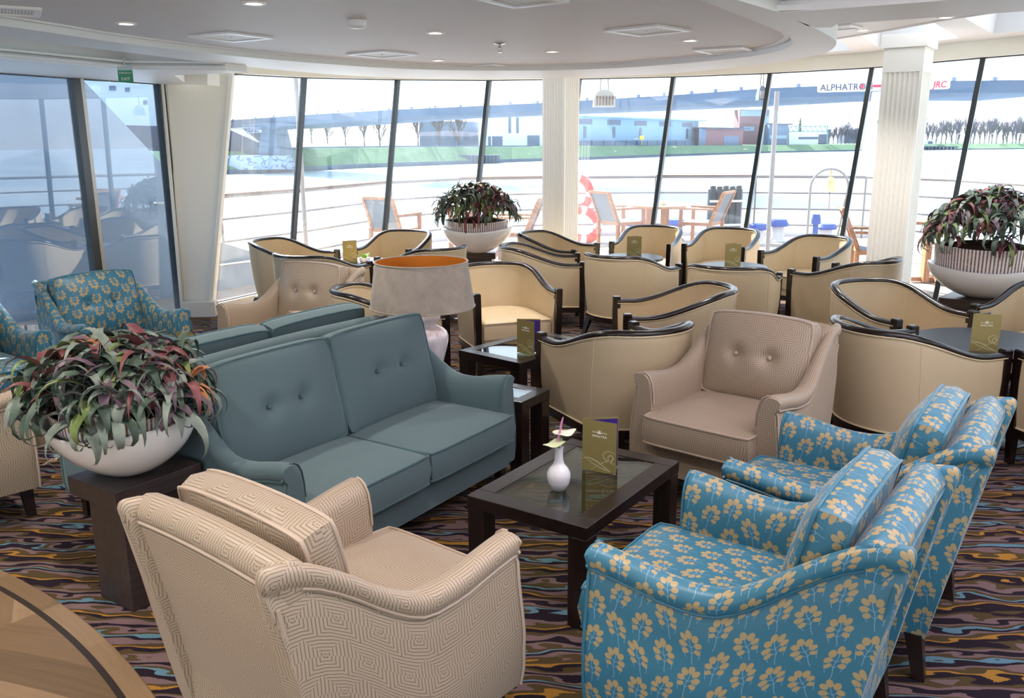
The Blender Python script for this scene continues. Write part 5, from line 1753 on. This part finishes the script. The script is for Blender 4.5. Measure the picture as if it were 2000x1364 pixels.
# ------------------------------------------------------------------ river, banks
ZW = -4.0
w = MB(); w.poly([(-900, 6, ZW), (900, 6, ZW), (1600, 1500, ZW), (-1600, 1500, ZW)])
o = w.build('ground_water', M['water'], None, 0); struct(o)
BL = [(-60, 352), (250, 346), (440, 341), (560, 337), (700, 329), (880, 322), (1000, 317), (1130, 313), (1300, 306), (1500, 299), (1700, 295), (1850, 293), (2060, 291)]
bt = [at_z(x, y, ZW) for x, y in BL]
def bank_top(px):
    tb = [(-60, 296), (440, 296), (600, 290), (760, 288), (1060, 287), (1130, 286), (1500, 284), (1700, 282), (2060, 281.5)]
    return interp(tb, px)
g = MB(); s_ = MB(); tops = []
for (px, py), p in zip(BL, bt):
    d = V((p.x, p.y, 0)).normalized()
    y2 = p.y + (d*7).y
    t = at_y(px, bank_top(px), y2)
    tops.append(t)
for i in range(len(bt) - 1):
    a, b = bt[i], bt[i + 1]; c, d = tops[i + 1], tops[i]
    ha = (d.z - ZW)*.22; hb_ = (c.z - ZW)*.22
    s_.poly([a, b, b + V((0, 0, hb_)), a + V((0, 0, ha))])
    g.poly([a + V((0, 0, ha)), b + V((0, 0, hb_)), c, d])
    dd = V((d.x, d.y, 0)).normalized(); cc = V((c.x, c.y, 0)).normalized()
    far_d = d + dd*260 + V((0, 0, .4)); far_c = c + cc*260 + V((0, 0, .4))
    g.poly([d, c, far_c, far_d])
o = g.build('ground_bank', M['grass'], None, 0); struct(o)
o = s_.build('ground_quay', M['stone'], None, 0); struct(o)
# starboard shore, mirrored in the port windows
g = MB(); g.poly([(13, -60, -2.2), (22, -60, -.6), (60, -60, -.2), (60, 9, -.2), (24, 9, -.6), (15, 9, -2.2)])
o = g.build('ground_lawn', M['lawn'], None, 0); struct(o)

def bankY(px):
    """distance of the bank top at pixel column px"""
    return interp([(x, t.y) for (x, _), t in zip(BL, tops)], px)

def slab_px(mb, px0, px1, py_top0, py_top1, py_bot0, py_bot1, y0, y1, depth):
    a = at_y(px0, py_bot0, y0); b = at_y(px1, py_bot1, y1); c = at_y(px1, py_top1, y1); d = at_y(px0, py_top0, y0)
    # keep verticals plumb
    c.x, d.x = b.x, a.x
    mb.slab([a, b, c, d], V((0, depth, 0)))
    return a, b, c, d

def building(name, label, px0, px1, t0, t1, b0, b1, back, depth, mat, rows=(), roof=None, winmat=None):
    y0, y1 = bankY(px0) + back, bankY(px1) + back
    r = empty(name, at_y(px0, b0, y0)); tag(r, label, 'building')
    o0 = V(r.location)
    q = MB(); q.xf = Matrix.Translation(-o0)
    a, b, c, d = slab_px(q, px0, px1, t0, t1, b0 + 1, b1 + 1, y0, y1, depth)
    fixn(q.build('wall', mat, r, 0))
    a, b, c, d = [p - o0 for p in (a, b, c, d)]
    nrm = V((0, -.15, 0))
    for (u0, u1, v0, v1) in rows:
        q = MB()
        def P(u, v): return a.lerp(b, u).lerp(d.lerp(c, u), v) + nrm
        q.slab([P(u0, v0), P(u1, v0), P(u1, v1), P(u0, v1)], (0, .1, 0)); fixn(q.build('window', winmat or M['window_far'], r, 0))
    if roof:
        q = MB(); q.beam(d + V((0, depth/2, .2)), c + V((0, depth/2, .2)), depth + .6, .5); q.build('roof', roof, r, 0)
    return r
building('office_block', 'pale grey block hazy behind the bare trees left of the planter', 820, 934, 236, 238, 289, 289, 40, 20, M['facade_grey'], [(.1 + .16*k, .2 + .16*k, .3, .6) for k in range(5)])
building('warehouse', 'white storage building left of the middle column with two round pipes', 936, 1100, 205, 206, 289, 288, 30, 8, M['facade_white'], [(.1, .26, .02, .28), (.55, .7, .02, .30), (.33, .36, .35, .72), (.42, .45, .35, .72)], None, M['facade_grey'])
rws = []
for k in range(5):
    rws += [(.0 + .21*k, .10 + .21*k, .70, .92), (.04 + .21*k, .06 + .21*k, .14, .62)]
building('long_warehouse', 'long pale blue warehouse with regular windows across the river', 1128, 1363, 228, 237, 275, 275, 20, 8, M['facade_blue'], [(min(a, .96), min(b, .995), c, d) for a, b, c, d in rws], M['facade_blue'])
wr = MB()
a, b, c, d = slab_px(wr, 1120, 1363, 275, 275, 290, 288, bankY(1120) + 16, bankY(1363) + 16, .4)
for k in range(12):
    p_ = a.lerp(b, (k + .5)/12); wr.beam(p_ + V((0, -.3, 0)), p_.lerp(d.lerp(c, (k + .5)/12), 1.0) + V((0, -.3, 0)), .3, .3)
tag(wr.build('boundary_wall', M['facade_grey'], None, 0), 'low grey panel wall in front of the long pale blue warehouse', 'wall')
building('brick_building', 'low brick and grey building right of the long pale blue warehouse', 1364, 1450, 251, 252, 287, 286, 10, 7, M['facade_brick'], [(.0, .15, .0, 1.0), (.55, .9, .05, .6)], M['roof_dark'], M['facade_grey'])
building('brick_tower', 'brick tower with a glazed top floor behind the sixth window bar', 1442, 1499, 214, 214, 285, 285, 42, 10, M['facade_brick'], [(.02, .98, .82, .98), (.15, .5, .42, .54), (.72, 1.0, .0, 1.0)], M['facade_white'], M['facade_blue'])
building('grey_shed', 'blue grey shed between brick tower and the low white building', 1500, 1537, 243, 244, 285, 284, 16, 7, M['facade_grey'], [(.05, .95, .35, .5)], M['roof_dark'], M['facade_blue'])
building('white_hall', 'low white hall with a band of windows left of the bell', 1538, 1618, 257, 257, 284, 283, 26, 8, M['facade_white'], [(.25, .73, .45, .62), (.74, .99, .05, .8)], None)
building('dark_roofed_house', 'house with dark steep roof behind the seventh window bar', 1648, 1674, 259, 250, 282, 282, 70, 10, M['roof_dark'], [(.2, .8, .05, .3)])
building('quay_shed', 'tiny white shed on the far right bank beside the column', 1800, 1822, 274, 274, 283, 283, 14, 6, M['facade_white'], [(.55, .95, .1, .8)])
# green truss
y_ = bankY(1578) + 14
tr_ = MB(); P0 = at_y(1540, 257, y_); P1 = at_y(1616, 257, y_); Q0 = at_y(1540, 247, y_); Q1 = at_y(1616, 246, y_)
tr_.beam(P0, P1, .35); tr_.beam(Q0, Q1, .35)
N_ = 8
for k in range(N_):
    tr_.beam(P0.lerp(P1, k/N_), Q0.lerp(Q1, (k + .5)/N_), .25); tr_.beam(Q0.lerp(Q1, (k + .5)/N_), P0.lerp(P1, (k + 1)/N_), .25)
tr_.beam(at_y(1616, 284, y_), Q1, .4); tr_.beam(at_y(1540, 284, y_), Q0, .4)
tag(tr_.build('gantry_truss', M['truss_paint'], None, 0), 'turquoise lattice gantry over the low white hall', 'gantry')
# sheet pile dock
yd = bankY(920) - 10
dk_ = MB(); a, b, c, d = slab_px(dk_, 872, 975, 303, 303, 326, 321, yd, yd + 6, 8)
for k in range(14):
    p_ = a.lerp(b, (k + .5)/14); dk_.beam(p_ + V((0, -.3, 0)), d.lerp(c, (k + .5)/14) + V((0, -.3, 0)), .7, .4)
tag(dk_.build('mooring_dock', M['stone'], None, 0), 'grey sheet pile dock jutting from the green bank', 'dock')
yq = bankY(1840) - 14
dk_ = MB()
slab_px(dk_, 1803, 1872, 285, 286, 287.5, 288, yq, yq + 8, 6)
for k in range(9):
    p_ = at_y(1806 + k*7.5, 287, yq + 2); dk_.beam(p_, V((p_.x, p_.y, ZW)), .5)
tag(dk_.build('jetty', M['stone'], None, 0), 'low jetty on piles right of the right column across the river', 'jetty')
# guard rail along the bank road
gr = MB(); prev = None
for px in range(560, 1070, 30):
    p_ = at_y(px, bank_top(px) - 1.5, bankY(px) + 4)
    gr.beam(p_, V((p_.x, p_.y, p_.z - .9)), .15)
    if prev is not None: gr.beam(prev, p_, .12, .35)
    prev = p_
tag(gr.build('guard_rail', M['facade_grey'], None, 0), 'grey guard rail along the top of the green bank', 'guard rail')
for px, pt, lab in ((1484 , 244, 'lamp post beside the brick tower'), (1868, 262, 'first lamp post from the column on the far right bank'), (1932, 262, 'second lamp post from the column on the far right bank'), (1985, 262, 'third lamp post from the column on the far right bank'), (960, 262, 'lamp post above the sheet pile dock')):
    y_ = bankY(px) + 8; a = at_y(px, 285, y_); b = at_y(px, pt, y_)
    q = MB(); q.tube([(0, 0, 0), (0, 0, b.z - a.z)], .14, 6); q.tube([(0, 0, b.z - a.z), (1.4, 0, b.z - a.z + .3)], .12, 6); q.box((1.7, 0, b.z - a.z + .25), (1.0, .4, .2))
    tag(q.build('street_lamp', M['facade_white'], None, 0, loc=a), lab, 'street lamp', 'street lamps across the river')
y_ = bankY(1253) + 10; a = at_y(1253, 284, y_); b = at_y(1253, 277, y_)
q = MB(); q.beam((0, 0, 0), (0, 0, 2.2), .2); q.box((0, -.15, 2.0 + (b.z - a.z)*.5), (1.6, .1, 1.3))
tag(q.build('yellow_sign', M['yellow'], None, 0, loc=a), 'small yellow sign before the long pale blue warehouse', 'sign')

# bridge
def br(px, py, y): return at_y(px, py, y)
BRL = [(-75, 300, 214), (120, 262, 206), (300, 250, 190), (500, 239, 168), (700, 224, 128), (1000, 212, 103), (1300, 195, 79), (1500, 180, 70), (1850, 168, 62), (2080, 165, 60)]
bridge = empty('road_bridge', at_y(500, 239, 168)); tag(bridge, 'long grey bridge deck crossing above the river', 'bridge')
o0 = V(bridge.location)
q = MB(); ctrl = []
Zb = 5.4
for px in (380, 500, 620, 760, 900, 1050, 1200, 1350, 1500, 1680, 1860, 2100):
    pyc = interp([(380, 247), (450, 245), (500, 241), (590, 235), (700, 225), (1000, 212), (1300, 196), (1500, 182), (1850, 170), (2000, 168), (2100, 168)], px)
    hgt = interp([(380, 7), (500, 9), (590, 9), (700, 7), (1000, 7), (1500, 9), (2100, 12)], px)
    d = ray(px, pyc); k = (Zb - EYE)/d.z; p_ = EYEP + d*k
    ctrl.append((p_, hgt*p_.y/FPX))
rings = []
for i, (p_, hh) in enumerate(ctrl):
    t = (ctrl[min(i + 1, len(ctrl) - 1)][0] - ctrl[max(i - 1, 0)][0]); t.z = 0; t.normalize(); s2 = V((t.y, -t.x, 0))
    if s2.y > 0: s2 = -s2
    p_ = p_ - o0
    rings.append([p_ + V((0, 0, -hh)) , p_ + V((0, 0, hh)), p_ - s2*14 + V((0, 0, hh)), p_ - s2*14 + V((0, 0, -hh))])
q.loft(rings, closed=True, cap=True, uv=False); fixn(q.build('bridge_deck', M['concrete'], bridge, 0))
q = MB()
for (p_, hh), (p2, h2) in zip(ctrl[:-1], ctrl[1:]):
    for k in range(3):
        c = p_.lerp(p2, k/3) - o0; q.beam(c + V((0, 0, hh)), c + V((0, 0, hh + .25)), .35, .3)
q.build('parapet_posts', M['facade_grey'], bridge, 0)
q = MB()
y_ = 167
for pts in (((512, 246), (534, 246), (549, 306), (503, 306)),): q.slab([at_y(x, y, y_) - o0 for x, y in pts], (0, 10, 0))
q.slab([at_y(x, y, y_ - 1) - o0 for x, y in ((468, 244), (560, 238), (540, 252), (508, 252))], (0, 12, 0))
fixn(q.build('bridge_pier', M['concrete'], bridge, 0))
q = MB()
for x0 in (484, 490, 496, 502): q.beam(at_y(x0, 250, y_ - 2) - o0, at_y(x0, 259, y_ - 2) - o0, .2)
for yy in (250, 254, 259): q.beam(at_y(462 if yy == 250 else 482, yy, y_ - 2) - o0, at_y(510, yy, y_ - 2) - o0, .2)
q.build('inspection_cage', M['facade_grey'], bridge, 0)
ab = MB(); y_ = 172
ab.slab([at_y(x, y, y_) for x, y in ((150, 242), (440, 250), (503, 278), (503, 306), (150, 306))], (0, 20, 0))
tag(fixn(ab.build('bridge_abutment', M['concrete_dark'], None, 0)), 'dark sloping abutment under the left end of the bridge', 'abutment')
ab = MB(); y_ = 165.5
ab.slab([at_y(x, y, y_) for x, y in ((330, 304), (560, 304), (574, 331), (330, 333))], (0, 3, 0))
tag(fixn(ab.build('painted_wall', M['graffiti'], None, 0)), 'pale painted wall with scrawls at the foot of the bridge pier', 'wall')
# tall white block behind the port window, with little dark windows
y_ = 220
wb = empty('white_block', at_y(150, 245, y_)); tag(wb, 'tall white block with tiny windows seen through the port window', 'building')
o0 = V(wb.location)
q = MB(); q.slab([at_y(x, y, y_) - o0 for x, y in ((-200, 246), (390, 246), (390, 60), (-200, 60))], (0, 20, 0)); fixn(q.build('wall', M['deck_white'], wb, 0))
for x, y, w_, h_ in ((219, 172, 12, 9), (248, 175, 8, 8), (283, 200, 7, 8), (490, 162, 9, 40), (628, 152, 14, 20)):
    if x > 400: continue
    q = MB(); q.slab([at_y(x + a*w_/2, y + b*h_/2, y_ - .3) - o0 for a, b in ((-1, 1), (1, 1), (1, -1), (-1, -1))], (0, .2, 0)); fixn(q.build('window', M['facade_grey'], wb, 0))

# ------------------------------------------------------------------ bare trees
def bare_tree(name, seed, h, mat, spread=.55, depth=4):
    R = random.Random(seed); q = MB()
    def grow(p, d, ln, r, k):
        e = p + d*ln
        q.tube([p, p.lerp(e, .5) + V((R.uniform(-1, 1), R.uniform(-1, 1), 0))*ln*.05, e], [r, r*.8, r*.6], 4 if k < 2 else 3, cap=False)
        if k >= depth: return
        n = R.randint(3, 4) if k else 9
        for i in range(n):
            t = R.uniform(.4, 1.0) if k else R.uniform(.3, 1.0)
            b = p.lerp(e, t)
            a = R.uniform(0, 2*PI); tl = R.uniform(.3, 1.0)*spread
            x = d.orthogonal().normalized(); y = d.cross(x)
            nd = (d + (x*math.cos(a) + y*math.sin(a))*tl + V((0, 0, .15))).normalized()
            grow(b, nd, ln*R.uniform(.55, .8), r*.62, k + 1)
    grow(V((0, 0, 0)), V((0, 0, 1)), h*.42, h*.024, 0)
    return q.build(name, mat, None, 0)
protos = [bare_tree('bare_tree', 11 + k, 1.0, M['bark'], .62) for k in range(3)]
far = [bare_tree('bare_tree', 31 + k, 1.0, M['bark_far'], .5) for k in range(3)]
used = {}
def plant(plist, idx, px, pb, pt, back, label, group):
    src = plist[idx]
    if id(src) not in used: o = src; used[id(src)] = 1
    else: o = src.copy(); COL.objects.link(o)
    y_ = bankY(px) + back
    a = at_y(px, pb, y_); b = at_y(px, pt, y_)
    o.location = a; s = (b.z - a.z)*1.05; o.scale = (s, s, s); o.rotation_euler = (0, 0, rnd.uniform(0, 6.28))
    return tag(o, label, 'tree', group)
G1 = 'bare trees on the near bank'
for k, (px, pb, pt, lab) in enumerate(((548, 276, 234, 'bare tree just right of the bridge pier'), (609, 280, 228, 'bare tree right of the first window bar'), (640, 281, 230, 'second bare tree right of the first window bar'), (675, 284, 226, 'third bare tree right of the first window bar'), (712, 286, 228, 'bare tree midway between the first and second window bars'), (742, 287, 224, 'bare tree just left of the second window bar'),
    (817, 290, 214, 'tall bare tree first right of the second window bar'), (858, 290, 212, 'bare tree above the sheet pile dock, second past the window bar'), (896, 290, 214, 'bare tree left of the third window bar'))):
    plant(protos, k % 3, px, pb, pt, 12 + (k % 3)*3, lab, G1)
G2 = 'hazy bare trees on the far right bank'
for k in range(26):
    px = 1790 + k*9.2 + rnd.uniform(-3, 3)
    plant(far, k % 3, px, 284, 236 + rnd.uniform(-7, 8), 16 + (k % 4)*6, 'hazy bare tree in the wood along the far right bank', G2)
for k in range(9):
    px = 1618 + k*8 + rnd.uniform(-2, 2)
    plant(far, k % 3, px, 284, 240 + abs(k - 4)*3 + rnd.uniform(-5, 5), 18 + (k % 3)*6, 'hazy bare tree between the lattice gantry and the seventh window bar', 'hazy bare trees beside the gantry')
y_ = bankY(1560) + 75; a = at_y(1560, 284, y_); b = at_y(1560, 229, y_); hh = b.z - a.z
q = MB()
for k in range(7):
    z0 = hh*(.1 + .12*k); r_ = hh*.16*(1 - k/8)
    q.lathe([(r_, z0), (.01, z0 + hh*.2)], 9)
q.tube([(0, 0, 0), (0, 0, hh*.9)], hh*.012, 5)
tag(q.build('conifer_tree', M['conifer'], None, 0, loc=a), 'single dark conifer behind the lattice gantry', 'tree')
# trees on the starboard lawn, seen as reflections only
for k in range(7):
    o = protos[k % 3].copy(); COL.objects.link(o); o.location = (30 + (k % 3)*5, -14 + k*4.2 - 2, -.4); s = 9 + k % 3; o.scale = (s, s, s)
    tag(o, 'bare tree on the starboard lawn mirrored in the port windows', 'tree', 'trees on the starboard lawn')
# ------------------------------------------------------------------ light
w = bpy.data.worlds.new('sky'); SC.world = w; w.use_nodes = True
nt = w.node_tree; nt.nodes.clear()
tc = nt.nodes.new('ShaderNodeTexCoord'); sx = nt.nodes.new('ShaderNodeSeparateXYZ'); nt.links.new(tc.outputs['Generated'], sx.inputs[0])
rp = nt.nodes.new('ShaderNodeValToRGB'); nt.links.new(sx.outputs[2], rp.inputs[0])
r = rp.color_ramp; r.elements[0].position = 0.0; r.elements[0].color = (.90, .95, 1, 1)
r.elements[1].position = .45; r.elements[1].color = (.55, .76, 1, 1)
e = r.elements.new(.10); e.color = (.86, .93, 1, 1)
bg = nt.nodes.new('ShaderNodeBackground'); nt.links.new(rp.outputs[0], bg.inputs[0]); bg.inputs[1].default_value = 1.35
ow = nt.nodes.new('ShaderNodeOutputWorld'); nt.links.new(bg.outputs[0], ow.inputs[0])

def add_light(name, typ, loc, energy, col=(1, 1, 1), **kw):
    l = bpy.data.lights.new(name, typ); l.energy = energy; l.color = col
    for k, v in kw.items(): setattr(l, k, v)
    o = bpy.data.objects.new(name, l); COL.objects.link(o); o.location = loc
    return o
def aim(o, d):
    o.rotation_euler = V(d).to_track_quat('-Z', 'Y').to_euler()
sun = add_light('sun', 'SUN', (-20, 20, 20), 13.0, (1, .98, .94), angle=math.radians(.6))
aim(sun, V((.36, -.71, -.60)))
# recessed lamps
for i, p in enumerate(LIGHTS):
    s = add_light('downlight_or_fill_spot', 'SPOT', (p.x, p.y, p.z - .03), 42, (1, .93, .86), spot_size=math.radians(110), spot_blend=.8, shadow_soft_size=.04)
# unseen fill spots without fittings, added overhead and behind to brighten the room
for x, y in ((-1.6, 2.2), (-.2, 2.4), (-2.6, 3.2), (-2.4, .9), (-.9, .7), (-3.2, -.6), (-1.4, -.8)):
    s = add_light('downlight_or_fill_spot', 'SPOT', (x, y, 2.30), 40, (1, .92, .84), spot_size=math.radians(120), spot_blend=.8, shadow_soft_size=.05)
# pink led cove in the coffer
cl = add_light('cove_lamp', 'AREA', (1.9, 2.2, 2.45), 38, (1, .88, .98), shape='RECTANGLE', size=2.4, size_y=2.6)
aim(cl, (0, 0, -1))

SC.view_settings.view_transform = 'Standard'
SC.view_settings.look = 'None'
SC.view_settings.gamma = 1.0
SC.view_settings.use_curve_mapping = False
SC.view_settings.exposure = 0.88
SC.cycles.use_denoising = True
SC.cycles.use_adaptive_sampling = True
SC.cycles.adaptive_threshold = 0.03
SC.cycles.max_bounces = 7
SC.cycles.diffuse_bounces = 4
SC.cycles.glossy_bounces = 4
SC.cycles.transparent_max_bounces = 24
SC.cycles.caustics_reflective = False
SC.cycles.caustics_refractive = False
SC.cycles.sample_clamp_indirect = 8.0
